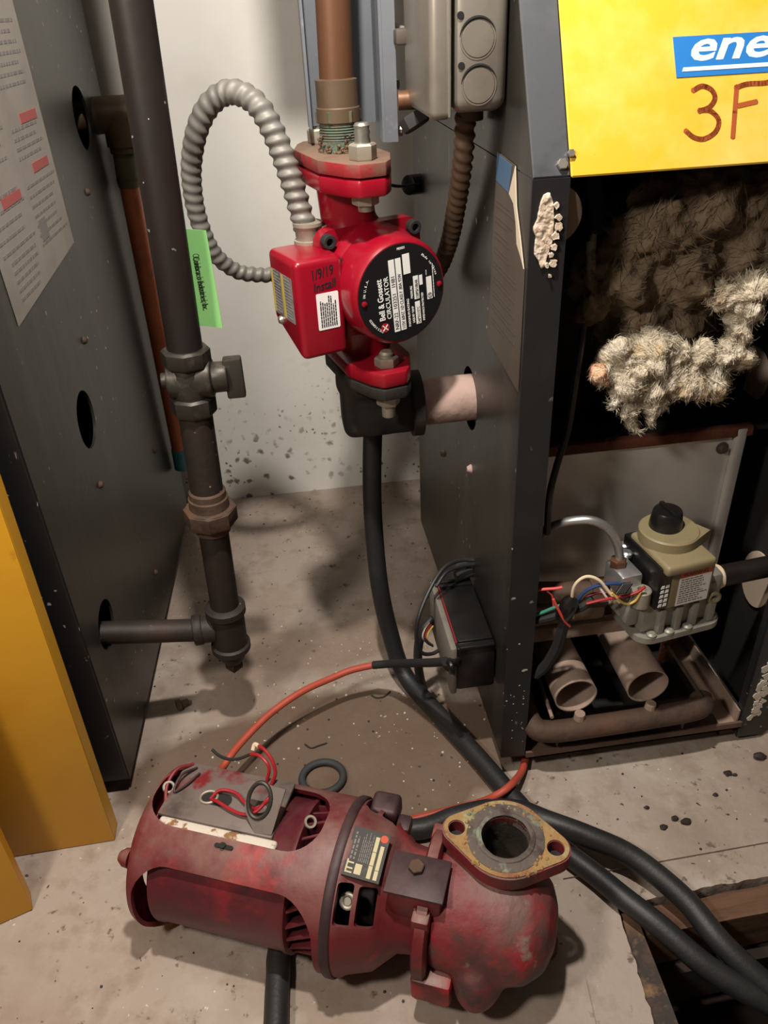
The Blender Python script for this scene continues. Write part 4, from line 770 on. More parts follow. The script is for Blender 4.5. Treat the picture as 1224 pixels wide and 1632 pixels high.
# ================================================================ INSULATION
iw = thing('insulation_wad', 'torn pale rock wool insulation bulging out under the yellow hood', 'insulation', (0.33, 0.68, 0.43))
SURF = {}
def wad(name, lumps, m, amp, seed, voxel=0.004):
    b = NB()
    for (p, r) in lumps:
        k = bmesh.ops.create_icosphere(b, subdivisions=3, radius=1.0); rr = r if isinstance(r, tuple) else (r, r, r)
        for v in k['verts']: v.co = Vector((v.co.x*rr[0], v.co.y*rr[1], v.co.z*rr[2]))+Vector(p)
    b = blob(b, voxel, 2); b.normal_update()
    for v in b.verts:
        q = v.co*38+Vector((seed, 0, 0)); n1 = noise.fractal(q, 0.9, 2.1, 5); n2 = noise.noise(v.co*130+Vector((0, seed, 0)))
        n3 = 1-abs(noise.noise(v.co*Vector((60, 60, 60)).x+Vector((3, seed, 9))))
        q2 = v.co*70 + noise.noise_vector(v.co*30)*1.6; n4 = 1-abs(noise.noise(Vector((q2.x*2.2, q2.y*0.7, q2.z*0.7))))
        v.co += v.normal*(amp*n1 + amp*0.06*n2 - amp*0.5*n3 + amp*0.35*n4**2)
    b.normal_update(); SURF[name] = [(v.co.copy(), v.normal.copy()) for v in b.verts]
    return obj(name, b, m, iw, sharp=180)
IL = lambda u: u
wad('upper_mass', [((0.2986, 0.6800, 0.5685), 0.035), ((0.3257, 0.6800, 0.6046), 0.04), ((0.3638, 0.6800, 0.6177), 0.042), ((0.4049, 0.6800, 0.6147), 0.04), ((0.3555, 0.6800, 0.5639), 0.04), ((0.3236, 0.6900, 0.5225), 0.036), ((0.3971, 0.6800, 0.5662), 0.035), ((0.2906, 0.6900, 0.5434), 0.028), ((0.3677, 0.6900, 0.5186), 0.034), ((0.4281, 0.6700, 0.5775), 0.032)], 'wool_shaded', 0.013, 4)
wad('lower_tuft', [((0.2788, 0.6350, 0.4865), 0.011), ((0.2953, 0.6350, 0.4725), 0.013), ((0.3049, 0.6300, 0.4516), 0.01), ((0.3057, 0.6400, 0.4909), 0.017), ((0.3223, 0.6450, 0.5024), 0.018), ((0.3222, 0.6400, 0.4675), 0.016), ((0.3493, 0.6500, 0.4979), 0.016), ((0.3476, 0.6450, 0.4753), 0.017), ((0.3732, 0.6450, 0.4696), 0.013), ((0.3908, 0.6450, 0.4582), 0.01), ((0.3339, 0.6400, 0.4503), 0.011), ((0.2927, 0.6450, 0.5023), 0.014), ((0.3870, 0.6500, 0.4756), 0.012), ((0.3067, 0.6320, 0.4395), 0.008), ((0.3120, 0.6300, 0.4307), 0.005), ((0.3304, 0.6350, 0.4381), 0.007), ((0.2894, 0.6320, 0.4619), 0.008), ((0.3597, 0.6400, 0.4623), 0.01), ((0.3721, 0.6500, 0.4895), 0.014), ((0.3261, 0.6500, 0.5122), 0.012)], 'wool', 0.010, 11, 0.0017)
wad('right_tuft', [((0.3927, 0.6350, 0.5569), 0.013), ((0.4029, 0.6350, 0.5365), 0.014), ((0.4025, 0.6350, 0.5163), 0.012), ((0.3960, 0.6400, 0.4972), 0.013), ((0.3966, 0.6450, 0.4767), 0.011), ((0.3792, 0.6400, 0.5510), 0.012), ((0.4061, 0.6350, 0.5613), 0.01), ((0.4097, 0.6400, 0.4897), 0.01)], 'wool', 0.010, 23, 0.0017)
wad('pink_tuft', [((0.2710, 0.6320, 0.4934), 0.006), ((0.2756, 0.6310, 0.4855), 0.007), ((0.2686, 0.6320, 0.4888), 0.004)], 'wool_pink', 0.008, 31, 0.0022)
random.seed(11)
def fibres(names, n, ln, lift, m, label):
    """fine strands that lie along the surface of the wad"""
    bm = NB(); pool = [q for k in names for q in SURF[k]]
    for i in range(n):
        p, nn = random.choice(pool); f = noise.noise_vector(p*26)*1.5 + noise.noise_vector(p*90)*0.5
        t = f-nn*f.dot(nn)
        if t.length < 1e-4: continue
        t.normalize(); l = ln*random.uniform(0.4, 1.5); s_ = nn.cross(t)*random.uniform(0.00010, 0.00022); p = p-t*l*0.4
        up = lift*random.random(); pts = [p+nn*0.0001, p+t*l*0.35+nn*(up*0.6+0.0006), p+t*l*0.7+nn*(up+0.0004)+s_*random.uniform(-6, 6), p+t*l+nn*up*random.uniform(0, 2.2)+s_*random.uniform(-12, 12)]
        v = [(bm.verts.new(q-s_), bm.verts.new(q+s_)) for q in pts[:3]]; e = bm.verts.new(pts[3])
        bm.faces.new((v[0][0], v[0][1], v[1][1], v[1][0])); bm.faces.new((v[1][0], v[1][1], v[2][1], v[2][0])); bm.faces.new((v[2][0], v[2][1], e))
    obj('loose_fibre', bm, m, iw, kind='stuff', recalc=False, label=label)
fibres(['lower_tuft', 'right_tuft'], 9000, 0.013, 0.0022, 'wool', None)
fibres(['upper_mass'], 5000, 0.022, 0.003, 'wool_shaded', 'brown strands with shade painted in')
fibres(['pink_tuft'], 500, 0.007, 0.0015, 'wool_pink', 'pinkish strands')

# ================================================================ GAS VALVE
gv = thing('gas_valve', 'grey cast gas control valve with tan cap and black knob inside the right boiler', 'valve', (0.365, 0.615, 0.20))
RV = Matrix.Translation((0.362, 0.612, 0)) @ Matrix.Rotation(math.radians(9), 4, 'Z') @ Matrix.Translation((-0.362, -0.612, 0))
bm = NB(); prism(bm, rrect(0.316, 0.578, 0.418, 0.646, 0.018, 6), 0.2080, 0.2150, RV); bp = obj('bottom_plate', bm, 'valve_cast', gv)
bm = NB(); box(bm, (0.322, 0.588, 0.215), (0.408, 0.645, 0.262), RV, 0.005); box(bm, (0.395, 0.592, 0.222), (0.418, 0.640, 0.268), RV, 0.006); box(bm, (0.309, 0.595, 0.222), (0.326, 0.640, 0.258), RV, 0.005); vb = obj('valve_body', bm, 'valve_cast', gv)
bm = NB()
for x in (0.342, 0.362, 0.381, 0.402): box(bm, (x-0.004, 0.582, 0.215), (x+0.004, 0.592, 0.246), RV, 0.002)
obj('body_rib', bm, 'valve_cast', gv, kind='stuff')
for x, y in ((0.332, 0.583), (0.352, 0.582), (0.374, 0.582), (0.408, 0.588)):
    bm = NB(); lathe(bm, RV @ Vector((x, y, 0.215)), (0, 0, 1), [(0, 0.0052), (0.003, 0.0052), (0.0045, 0.003), (0.0045, 0)], 12); obj('plate_screw', bm, 'valve_cast', gv)
bm = NB(); box(bm, (0.342, 0.580, 0.250), (0.392, 0.645, 0.298), RV, 0.003); obj('tan_block', bm, 'tan_plastic', gv)
bm = NB(); box(bm, (0.3275, 0.580, 0.252), (0.3425, 0.648, 0.304), RV, 0.002); blk = obj('switch_block', bm, 'black_plastic', gv)
bm = NB(); Mb = RV @ frame((0.0, 0.5798, 0), (1, 0, 0), (0, 0, 1))
for i in range(5):
    for k in range(2): prism(bm, [(0.3305+k*0.0055, 0.256+i*0.0058), (0.3345+k*0.0055, 0.256+i*0.0058), (0.3345+k*0.0055, 0.2595+i*0.0058), (0.3315+k*0.0055, 0.2595+i*0.0058)], 0, 0.0003, Mb)
obj('terminal_mark', bm, 'print_white', blk, kind='stuff')
bm = NB(); box(bm, (0.330, 0.573, 0.297), (0.386, 0.642, 0.309), RV, 0.004, 3); obj('tan_cap', bm, 'tan_plastic', gv)
bm = NB(); lathe(bm, RV @ Vector((0.360, 0.620, 0.308)), (0, 0, 1), [(0, 0.030), (0.011, 0.030), (0.0125, 0.0285), (0.0125, 0)], 40)
prism(bm, [(0.375, 0.594), (0.3965, 0.604), (0.388, 0.622), (0.37, 0.625)], 0.308, 0.3195, RV); obj('dial_base', bm, 'tan_plastic', gv)
bm = NB(); lathe(bm, RV @ Vector((0.3585, 0.625, 0.320)), (0, 0, 1), [(0, 0.0165), (0.002, 0.0165), (0.018, 0.0145), (0.0195, 0.0135), (0.0195, 0)], 32); box(bm, (0.3560, 0.612, 0.338), (0.3610, 0.638, 0.343), RV, 0.001); obj('knob', bm, 'black_plastic', gv)
Mw = RV @ frame((0, 0.5798, 0), (1, 0, 0), (0, 0, 1))
bm = NB(); prism(bm, [(0.351, 0.252), (0.388, 0.252), (0.388, 0.287), (0.351, 0.287)], 0, 0.0003, Mw); wl2 = obj('warning_label', bm, 'sticker_white', gv)
bm = NB(); prism(bm, [(0.351, 0.287), (0.388, 0.287), (0.388, 0.2945), (0.351, 0.2945)], 0, 0.0003, Mw); obj('orange_band', bm, 'label_orange', gv)
text('lettering', 'WARNING', 0.0062, Mw @ Matrix.Translation((0.3545, 0.2885, 0.0003)), 'print_black', wl2, sx=0.95)
bm = NB(); lines(bm, Mw @ Matrix.Translation((0, 0, 0.0003)), 0.353, 0.254, 0.386, 0.286, 11, 0.0013, 0.0002); obj('printed_text', bm, 'print_grey', wl2, kind='stuff')
bm = NB(); torus(bm, RV @ Vector((0.401, 0.583, 0.247)), (0, 1, 0), 0.0055, 0.0022, 20, 8); obj('lug', bm, 'tan_plastic', gv)
bm = NB(); lathe(bm, RV @ Vector((0.4055, 0.612, 0.262)), (0, 0, 1), [(0, 0.0095), (0.010, 0.0095), (0.011, 0.0085), (0.011, 0.0045), (0.007, 0.004), (0.007, 0)], 20); obj('pressure_tap', bm, 'zinc_dull', gv); bm = NB(); lathe(bm, RV @ Vector((0.318, 0.592, 0.255)), (0, 0, 1), [(0, 0.0098), (0.018, 0.0098), (0.019, 0.0085), (0.019, 0.0045), (0.015, 0.004), (0.015, 0)], 20); obj('pressure_tap', bm, 'zinc_dull', gv)
bm = NB(); box(bm, (0.298, 0.598, 0.262), (0.322, 0.632, 0.288), RV, 0.003); obj('pilot_block', bm, 'aluminium', gv)
bm = NB(); hexn(bm, (0.305, 0.611, 0.286), (0, 0, 1), 0.0085, 0.010); obj('compression_nut', bm, 'old_copper', gv, label='brass compression nut')
for x, y, z in ((0.3205, 0.626, 0.287), (0.3245, 0.640, 0.287)):
    bm = NB(); lathe(bm, (x, y, z), (0, 0, 1), [(0, 0.006), (0.004, 0.006), (0.0055, 0.004), (0.0055, 0)], 14); obj('block_screw', bm, 'aluminium', gv)
bm = NB(); tube(bm, [(0.2375, 0.6600, 0.2984), (0.2376, 0.6400, 0.3221), (0.2496, 0.6250, 0.3387), (0.2711, 0.6150, 0.3446), (0.2890, 0.6120, 0.3345), (0.3014, 0.6110, 0.3137), (0.3065, 0.6110, 0.2935)], 0.0044, 12); obj('pilot_tube', bm, 'aluminium', gv)
# supply pipe to the right and manifold pipe to the left of the valve
gs = thing('gas_supply_pipe', 'black gas supply pipe entering the grey valve from the right', 'pipe', (0.46, 0.612, 0.24))
bm = NB(); cyl(bm, RV @ Vector((0.417, 0.612, 0.247)), (1.10, 0.715, 0.226), 0.0118, seg=22); obj('pipe', bm, 'riser_iron', gs)
bm = NB(); lathe(bm, RV @ Vector((0.418, 0.612, 0.247)), (1, 0.15, 0), [(0, 0.0135), (0.003, 0.0148), (0.006, 0.0128), (0.009, 0.0138), (0.011, 0.0120)], 20); wobble(bm, 0.0012, 140); obj('thread_tape', bm, 'wire_white', gs)
gm = thing('manifold_pipe', 'rusty gas manifold pipe running left out of the grey valve', 'pipe', (0.27, 0.64, 0.21))
bm = NB(); cyl(bm, (0.225, 0.632, 0.248), (0.314, 0.622, 0.243), 0.0115, seg=20); hexn(bm, (0.285, 0.625, 0.244), (1, -0.1, 0), 0.0165, 0.018); obj('pipe', bm, 'rusty_iron', gm)
bm = NB(); lathe(bm, (0.302, 0.6235, 0.2435), (1, -0.1, 0), [(0, 0.0125), (0.003, 0.0135), (0.005, 0.0122), (0.009, 0.0135), (0.012, 0.0122)], 20); obj('thread_tape', bm, 'wire_white', gm)
bm = NB(); box(bm, (0.222, 0.632, 0.196), (0.310, 0.668, 0.224), None, 0.006, 3); box(bm, (0.222, 0.628, 0.178), (0.36, 0.64, 0.198), None, 0.004, 2); obj('manifold_bar', bm, 'base_dusty', gm)

# wires of the valve
wh = thing('wire_harness', 'bundle of coloured control wires tied with red plastic ties beside the gas valve', 'wires', (0.25, 0.60, 0.23))
def wire(name, pts, r, m, label=None): b = NB(); tube(b, pts, r, 8); return obj(name, b, m, wh, label=label)
wire('white_wire', [(0.2586, 0.6000, 0.2340), (0.2544, 0.5980, 0.2654), (0.2565, 0.5970, 0.2820), (0.2664, 0.5960, 0.2900), (0.2782, 0.5920, 0.2865), (0.2894, 0.5880, 0.2720), (0.2991, 0.5830, 0.2624)], 0.0017, 'wire_white')
wire('blue_wire', [(0.2575, 0.5980, 0.2526), (0.2652, 0.5960, 0.2694), (0.2762, 0.5930, 0.2789), (0.2910, 0.5900, 0.2822), (0.3053, 0.5880, 0.2808)], 0.0019, 'wire_blue')
wire('dark_red_wire', [(0.2631, 0.5980, 0.2434), (0.2709, 0.6000, 0.2597), (0.2862, 0.5980, 0.2646), (0.2999, 0.5900, 0.2623)], 0.0017, 'wire_darkred')
wire('red_wire', [(0.2672, 0.5900, 0.2601), (0.2815, 0.5860, 0.2660), (0.2990, 0.5820, 0.2705), (0.3127, 0.5780, 0.2771), (0.3198, 0.5770, 0.2839)], 0.0016, 'wire_red')
wire('yellow_wire', [(0.2889, 0.5830, 0.2760), (0.3024, 0.5800, 0.2627), (0.3123, 0.5780, 0.2660), (0.3166, 0.5770, 0.2789)], 0.0013, 'wire_yellow')
wire('green_wire', [(0.2127, 0.6100, 0.2330), (0.2274, 0.6050, 0.2425), (0.2416, 0.6000, 0.2527), (0.2523, 0.5970, 0.2559), (0.2576, 0.5970, 0.2476)], 0.0019, 'wire_green')
wire('black_cable', [(0.2260, 0.6100, 0.1496), (0.2360, 0.6050, 0.1667), (0.2446, 0.6000, 0.1971), (0.2475, 0.5970, 0.2256), (0.2509, 0.5960, 0.2445)], 0.0060, 'black_matte')
wire('black_sleeve', [(0.2147, 0.6150, 0.2242), (0.2313, 0.6050, 0.2342), (0.2511, 0.5970, 0.2462), (0.2632, 0.5950, 0.2517), (0.2751, 0.5940, 0.2613)], 0.0048, 'black_matte')
bm = NB(); lathe(bm, (0.2494, 0.5940, 0.2547), (0.2, -0.2, 1), [(-0.016, 0.0075), (-0.014, 0.0088), (0.008, 0.0088), (0.010, 0.0078)], 18); obj('black_collar', bm, 'black_plastic', wh)
wire('cable_tie', [(0.2324, 0.5920, 0.2696), (0.2380, 0.5900, 0.2565), (0.2455, 0.5890, 0.2412), (0.2519, 0.5900, 0.2326)], 0.0014, 'cable_tie')
wire('cable_tie', [(0.2115, 0.6120, 0.2651), (0.2224, 0.6060, 0.2722), (0.2373, 0.6020, 0.2747), (0.2440, 0.6010, 0.2760)], 0.0016, 'cable_tie')
wire('cable_tie', [(0.2297, 0.6040, 0.2710), (0.2351, 0.6030, 0.2645), (0.2370, 0.6020, 0.2526), (0.2370, 0.6010, 0.2476)], 0.0009, 'cable_tie')
wire('cable_tie', [(0.2796, 0.5930, 0.2776), (0.2857, 0.5890, 0.2678), (0.2908, 0.5880, 0.2596)], 0.0012, 'cable_tie_white')
bm = NB()
for i in range(5):
    p = Vector((0.3024, 0.5800, 0.2882)); cyl(bm, p+Vector((0.002*i-0.004, 0, 0)), p+Vector((0.002*i-0.012, -0.004, -0.008)), 0.0021, seg=8)
obj('wire_nut', bm, 'black_plastic', wh)
bc = tag(obj('control_cable', (lambda b: (tube(b, [(0.2634, 0.6600, 0.5263), (0.2558, 0.6450, 0.4999), (0.2502, 0.6400, 0.4367), (0.2385, 0.6300, 0.4030), (0.2299, 0.6200, 0.3750), (0.2324, 0.6250, 0.3275)], 0.0034, 10), b)[1])(NB()), 'rubber'), 'thin black cable hanging inside the right boiler in front of the grey panel', 'cable')

# ================================================================ CONTROL BOX on the right boiler
kb = thing('control_box', 'black plastic control box mounted low on the outside of the right boiler', 'box', (0.165, 0.695, 0.112))
bm = NB(); box(bm, (0.144, 0.636, 0.114), (0.1885, 0.757, 0.1770), None, 0.003, 2); obj('housing', bm, 'black_plastic', kb)
for y0, y1 in ((0.634, 0.641), (0.645, 0.651), (0.744, 0.750), (0.752, 0.758)):
    bm = NB(); box(bm, (0.147, y0, 0.1755), (0.187, y1, 0.1800), None, 0.0015, 2); obj('housing_rib', bm, 'black_plastic', kb)
bm = NB(); box(bm, (0.1365, 0.634, 0.110), (0.1445, 0.760, 0.1795), None, 0.003, 2); obj('front_cover', bm, 'dusty_cover', kb, label='dusty grey front cover')
bm = NB(); box(bm, (0.1445, 0.645, 0.1765), (0.1465, 0.752, 0.1785)); obj('red_edge', bm, 'wire_darkred', kb)
bm = NB(); torus(bm, (0.135, 0.629, 0.160), (1, 0.2, 0), 0.0062, 0.0032, 20, 8); cyl(bm, (0.131, 0.629, 0.160), (0.146, 0.640, 0.160), 0.0062, seg=16); obj('cable_grommet', bm, 'black_plastic', kb)
bm = NB(); hexn(bm, (0.180, 0.764, 0.184), (-0.2, -0.3, 1), 0.009, 0.014); cyl(bm, (0.168, 0.752, 0.187), (0.189, 0.756, 0.189), 0.007, seg=14); obj('strain_relief', bm, 'black_matte', kb, kind='stuff')
bm = NB(); tube(bm, [(0.1974, 0.7500, 0.2087), (0.1741, 0.7500, 0.2121), (0.1507, 0.7370, 0.2138), (0.1290, 0.7150, 0.2013), (0.1116, 0.6950, 0.1779), (0.1079, 0.6900, 0.1490), (0.1136, 0.6900, 0.1282), (0.1266, 0.6950, 0.1194), (0.1383, 0.7000, 0.1199)], 0.0024, 8); obj('control_lead', bm, 'rubber', kb)
bm = NB(); tube(bm, [(0.1977, 0.7480, 0.2054), (0.1767, 0.7440, 0.2077), (0.1523, 0.7300, 0.2123), (0.1365, 0.7150, 0.2048)], 0.0020, 8); obj('control_lead', bm, 'rubber', kb)
bm = NB(); tube(bm, [(0.1360, 0.7350, 0.1403), (0.1207, 0.7300, 0.1237), (0.1160, 0.7350, 0.0812), (0.1225, 0.7500, 0.0155), (0.1409, 0.7700, -0.0565)], 0.0058, 12); obj('power_cable', bm, 'rubber', kb)
WR = {'white_wire': [(0.1286, 0.7200, 0.1462), (0.1197, 0.7050, 0.1496), (0.1171, 0.7000, 0.1406), (0.1264, 0.7100, 0.1221)], 'red_wire': [(0.1308, 0.7200, 0.1428), (0.1223, 0.7070, 0.1445), (0.1205, 0.7020, 0.1383), (0.1283, 0.7120, 0.1200)], 'blue_wire': [(0.1260, 0.7190, 0.1425), (0.1185, 0.7030, 0.1437), (0.1219, 0.7020, 0.1320), (0.1314, 0.7120, 0.1153)], 'yellow_wire': [(0.1331, 0.7200, 0.1405), (0.1247, 0.7080, 0.1403), (0.1233, 0.7050, 0.1331), (0.1316, 0.7130, 0.1165)]}
for nm, q in WR.items(): bm = NB(); tube(bm, q, 0.0011, 6); obj(nm, bm, nm.replace('white_wire', 'wire_white').replace('red_wire', 'wire_red').replace('blue_wire', 'wire_blue').replace('yellow_wire', 'wire_yellow'), kb)

# ================================================================ HOSES AND WIRES ON THE FLOOR
HA = [(0.0924, 0.8450, 0.4179), (0.0848, 0.8350, 0.3510), (0.0790, 0.8250, 0.2793), (0.0775, 0.8150, 0.2114), (0.0794, 0.8000, 0.1424), (0.0884, 0.7900, 0.0746), (0.1022, 0.7648, 0.0220), (0.1353, 0.6956, 0.0115), (0.1672, 0.6240, 0.0115), (0.1945, 0.5559, 0.0115), (0.2200, 0.4988, 0.0115), (0.2519, 0.4528, 0.0115), (0.2682, 0.4266, 0.0125), (0.2932, 0.3932, 0.0100), (0.3267, 0.3529, -0.0020), (0.3728, 0.3229, -0.0200), (0.4318, 0.2988, -0.0500), (0.5003, 0.2742, -0.1200), (0.5548, 0.2384, -0.2200)]
bm = NB(); tube(bm, HA, 0.0115, 18, 8); tag(obj('rubber_hose', bm, 'rubber', sharp=80), 'thick black hose dropping from behind the elbow and running over the floor into the pit', 'hose')
HB = [(-0.0838, 0.3287, 0.0115), (-0.0808, 0.3626, 0.0115), (-0.0781, 0.4018, 0.0115), (-0.0716, 0.4367, 0.0115), (-0.0256, 0.4888, 0.0115), (0.0469, 0.5338, 0.0115), (0.0896, 0.5376, 0.0115), (0.1231, 0.5457, 0.0115), (0.1633, 0.5484, 0.0118), (0.1928, 0.5280, 0.0290), (0.2139, 0.5071, 0.0362), (0.2539, 0.4826, 0.0330), (0.2929, 0.4577, 0.0240), (0.3278, 0.4131, 0.0140), (0.3471, 0.3703, 0.0040), (0.3758, 0.3322, -0.0100), (0.4198, 0.2892, -0.0300), (0.5085, 0.2599, -0.1000), (0.5815, 0.2260, -0.2100)]
bm = NB(); tube(bm, HB, 0.0115, 18, 8); tag(obj('rubber_hose', bm, 'rubber', sharp=80), 'thick black hose passing under the old red pump and over the other hose', 'hose')
iwr = thing('ignition_wire', 'orange red ignition wire with a black sleeve running from the control box across the floor', 'wire', (0.05, 0.70, 0.004))
IW = [(0.0595, 0.7450, 0.0654), (0.0307, 0.7420, 0.0646), (0.0058, 0.7350, 0.0626), (-0.0349, 0.7150, 0.0648), (-0.0747, 0.6900, 0.0601), (-0.1088, 0.6550, 0.0566), (-0.1283, 0.6280, 0.0533), (-0.1443, 0.6365, 0.0120), (-0.1046, 0.5830, 0.0050), (-0.0215, 0.5488, 0.0045), (0.0494, 0.5528, 0.0045), (0.0932, 0.5576, 0.0045), (0.1526, 0.5631, 0.0060), (0.1721, 0.5561, 0.0240), (0.1898, 0.5628, 0.0280), (0.2143, 0.5937, 0.0120), (0.2300, 0.6255, 0.0080), (0.2380, 0.6389, 0.0080), (0.2435, 0.6483, 0.0300)]
bm = NB(); tube(bm, IW, 0.0043, 12, 8); obj('wire', bm, 'wire_orange_red', iwr)
bm = NB(); tube(bm, [(0.0595, 0.7450, 0.0654), (0.0787, 0.7350, 0.0737), (0.0986, 0.7050, 0.0995), (0.1206, 0.6550, 0.1437), (0.1302, 0.6310, 0.1664)], 0.0052, 12, 6); obj('sleeve', bm, 'black_matte', iwr, label='black sleeve')
bm = NB(); tube(bm, [(0.0635, 0.5505, 0.0100), (0.0997, 0.5534, 0.0120), (0.1516, 0.5597, 0.0140)], 0.0025, 8, 4); obj('wire_jacket', bm, 'wire_orange_red', iwr)
bm = NB(); torus(bm, (-0.0195, 0.631, 0.0045), (0, 0, 1), 0.0235, 0.0045, 48, 10, (1, 0, 0), 1.05, 0.95)
for v in bm.verts: v.co.z = 0.0045+(v.co.z-0.0045)*0.95
tag(obj('rubber_ring', bm, 'ring_rubber', sharp=80), 'flattened black rubber gasket ring on the floor behind the old pump', 'gasket')

# ================================================================ OLD PUMP ON THE FLOOR
OA = Vector((-0.1817, 0.5209, 0.0785)); OU = Vector((0.9195, -0.3932, 0)); OV = Vector((0.3932, 0.9195, 0))
MO = Matrix((OU, OV, Vector((0, 0, 1)))).transposed().to_4x4(); MO.translation = OA       # local s (along), v (to the back), w (up)
op = thing('old_pump', 'old dusty dark red pump and motor lying on the concrete floor, flange up', 'pump', (0.0, 0.45, 0))
def om(p): return MO @ Vector(p)
RC = 0.0775
bm = NB(); lathe(bm, (0, 0, 0), (1, 0, 0), [(0.193, RC), (0.012, RC), (0.004, RC-0.003), (0.0, RC-0.010), (0.0, 0.045), (0.003, 0.045), (0.003, RC-0.012), (0.008, RC-0.005), (0.193, RC-0.005), (0.193, RC)], 96, cap=False)
bmesh.ops.remove_doubles(bm, verts=bm.verts, dist=1e-6)
cs = []
c = NB(); prism(c, rrect(0.010, -0.072, 0.186, 0.054, 0.034, 8), 0.02, 0.12, Matrix(((1, 0, 0, 0), (0, 0, -1, 0), (0, 1, 0, 0), (0, 0, 0, 1)))); cs.append(c)
c = NB(); prism(c, rrect(0.006, -0.027, 0.176, 0.045, 0.030, 8), 0.03, 0.12); cs.append(c)
bm = cut(bm, cs)
for v in bm.verts: v.co = MO @ v.co
obj('motor_cage', bm, 'oldpump_red', op, sharp=40)
bm = NB(); lathe(bm, (0, 0, 0), (1, 0, 0), [(0.020, 0.0), (0.020, 0.066), (0.0225, 0.0695), (0.0255, 0.0695), (0.027, 0.0683), (0.150, 0.0683), (0.152, 0.0697), (0.156, 0.0697), (0.158, 0.064), (0.158, 0)], 64, M=MO); obj('motor_shell', bm, 'oldpump_shell', op, sharp=40)
bm = NB(); lathe(bm, (0, 0, 0), (1, 0, 0), [(0.155, 0.052), (0.185, 0.050), (0.1925, 0.060), (0.1925, 0)], 40, M=MO); obj('end_bell', bm, 'oldpump_black', op)
vane = None
for i in range(26):
    a = 2*math.pi*i/26
    if vane is None:
        b = NB(); box(b, (0.157, -0.0016, 0.048), (0.190, 0.0016, 0.066), None, 0.0006, 1)
        for v in b.verts: v.co.y += (v.co.x-0.17)*0.55
        for v in b.verts: v.co = Matrix.Rotation(a, 4, 'X') @ v.co
        b2 = b
        vane = obj('vane', b2, 'oldpump_shell', None); ROOT[vane] = OA
        me = vane.data
        for v in me.vertices: v.co += vane.location
        vane.parent = op; vane.matrix_local = Matrix.Translation(-ROOT[op]) @ MO; ov = vane
    else:
        ov = vane.copy(); C.objects.link(ov); ov.parent = op; ov.matrix_local = Matrix.Translation(-ROOT[op]) @ MO @ Matrix.Rotation(a, 4, 'X')
bm = NB(); lathe(bm, om((0.002, -0.050, 0.044)), -OU, [(0, 0.009), (0.006, 0.0085), (0.011, 0.005), (0.0125, 0)], 16); obj('rear_boss', bm, 'oldpump_red', op)
# wiring plate in the top window
bm = NB(); box(bm, (0.016, -0.016, 0.066), (0.132, 0.046, 0.0705), MO, 0.0015, 2); pl = obj('wiring_plate', bm, 'greasy_plate', op)
bm = NB(); box(bm, (0.020, -0.029, 0.0625), (0.138, -0.0155, 0.0690), MO, 0.003, 3); obj('capacitor_strip', bm, 'chipped_white', op)
bm = NB(); prism(bm, rrect(0.050, 0.004, 0.080, 0.018, 0.0065, 6), 0.0705, 0.0709, MO); obj('wire_slot', bm, 'oldpump_black', pl)
bm = NB(); torus(bm, om((0.057, 0.011, 0.0712)), (0, 0, 1), 0.0075, 0.0014, 24, 8, (1, 0, 0), 1.1, 0.9); obj('slot_grommet', bm, 'zinc_dull', pl)
bm = NB(); lathe(bm, om((0.092, -0.034, 0.0715)), Vector((0, 0, 1)), [(0, 0.0032), (0.0012, 0.003), (0.0012, 0)], 14); prism(bm, rrect(0.084, -0.036, 0.102, -0.032, 0.0018, 3), 0.0705, 0.0712, MO); obj('cage_slot', bm, 'oldpump_black', pl)
q = frame(om((0.116, 0.004, 0.088)), OU, OV*0.62+Vector((0, 0, 0.62)))
bm = NB(); prism(bm, [(-0.016, 0.019), (0.021, 0.017), (0.015, -0.024), (-0.001, -0.026), (-0.015, -0.008)], -0.0009, 0.0009, q); c = NB(); prism(c, ellipse(-0.002, 0.003, 0.0095, 0.0145, 28), -0.01, 0.01, q); bm = cut(bm, [c]); obj('bracket_plate', bm, 'greasy_plate', pl)
bm = NB(); torus(bm, q @ Vector((-0.002, 0.003, 0.001)), q.to_3x3() @ Vector((0, 0, 1)), 0.0120, 0.0022, 36, 8, OU, 0.9, 1.3); obj('wire_bushing', bm, 'valve_bronze', pl)
def owire(name, pts, r, m): b = NB(); tube(b, [om(p) for p in pts], r, 8); return obj(name, b, m, op)
owire('red_wire', [(0.058, 0.010, 0.069), (0.066, 0.018, 0.075), (0.082, 0.018, 0.076), (0.096, 0.010, 0.075), (0.110, 0.004, 0.079), (0.120, 0.010, 0.087), (0.124, 0.018, 0.088)], 0.0017, 'wire_red')
owire('red_wire', [(0.059, 0.009, 0.069), (0.068, 0.006, 0.075), (0.086, 0.000, 0.075), (0.100, -0.002, 0.076), (0.112, 0.002, 0.080), (0.122, 0.014, 0.090)], 0.0017, 'wire_red')
owire('red_wire', [(0.104, 0.040, 0.071), (0.106, 0.046, 0.082), (0.102, 0.050, 0.088), (0.093, 0.054, 0.090), (0.083, 0.056, 0.087)], 0.0017, 'wire_red')
owire('red_wire', [(0.110, 0.038, 0.071), (0.113, 0.044, 0.081), (0.109, 0.050, 0.090), (0.100, 0.056, 0.096), (0.090, 0.061, 0.096)], 0.0017, 'wire_red')
owire('bare_wire_end', [(0.091, 0.060, 0.096), (0.086, 0.062, 0.095), (0.085, 0.058, 0.091)], 0.0022, 'wire_white')
owire('black_wire', [(0.083, 0.056, 0.087), (0.070, 0.052, 0.081), (0.058, 0.052, 0.078), (0.046, 0.056, 0.076), (0.038, 0.060, 0.077)], 0.0016, 'black_matte')
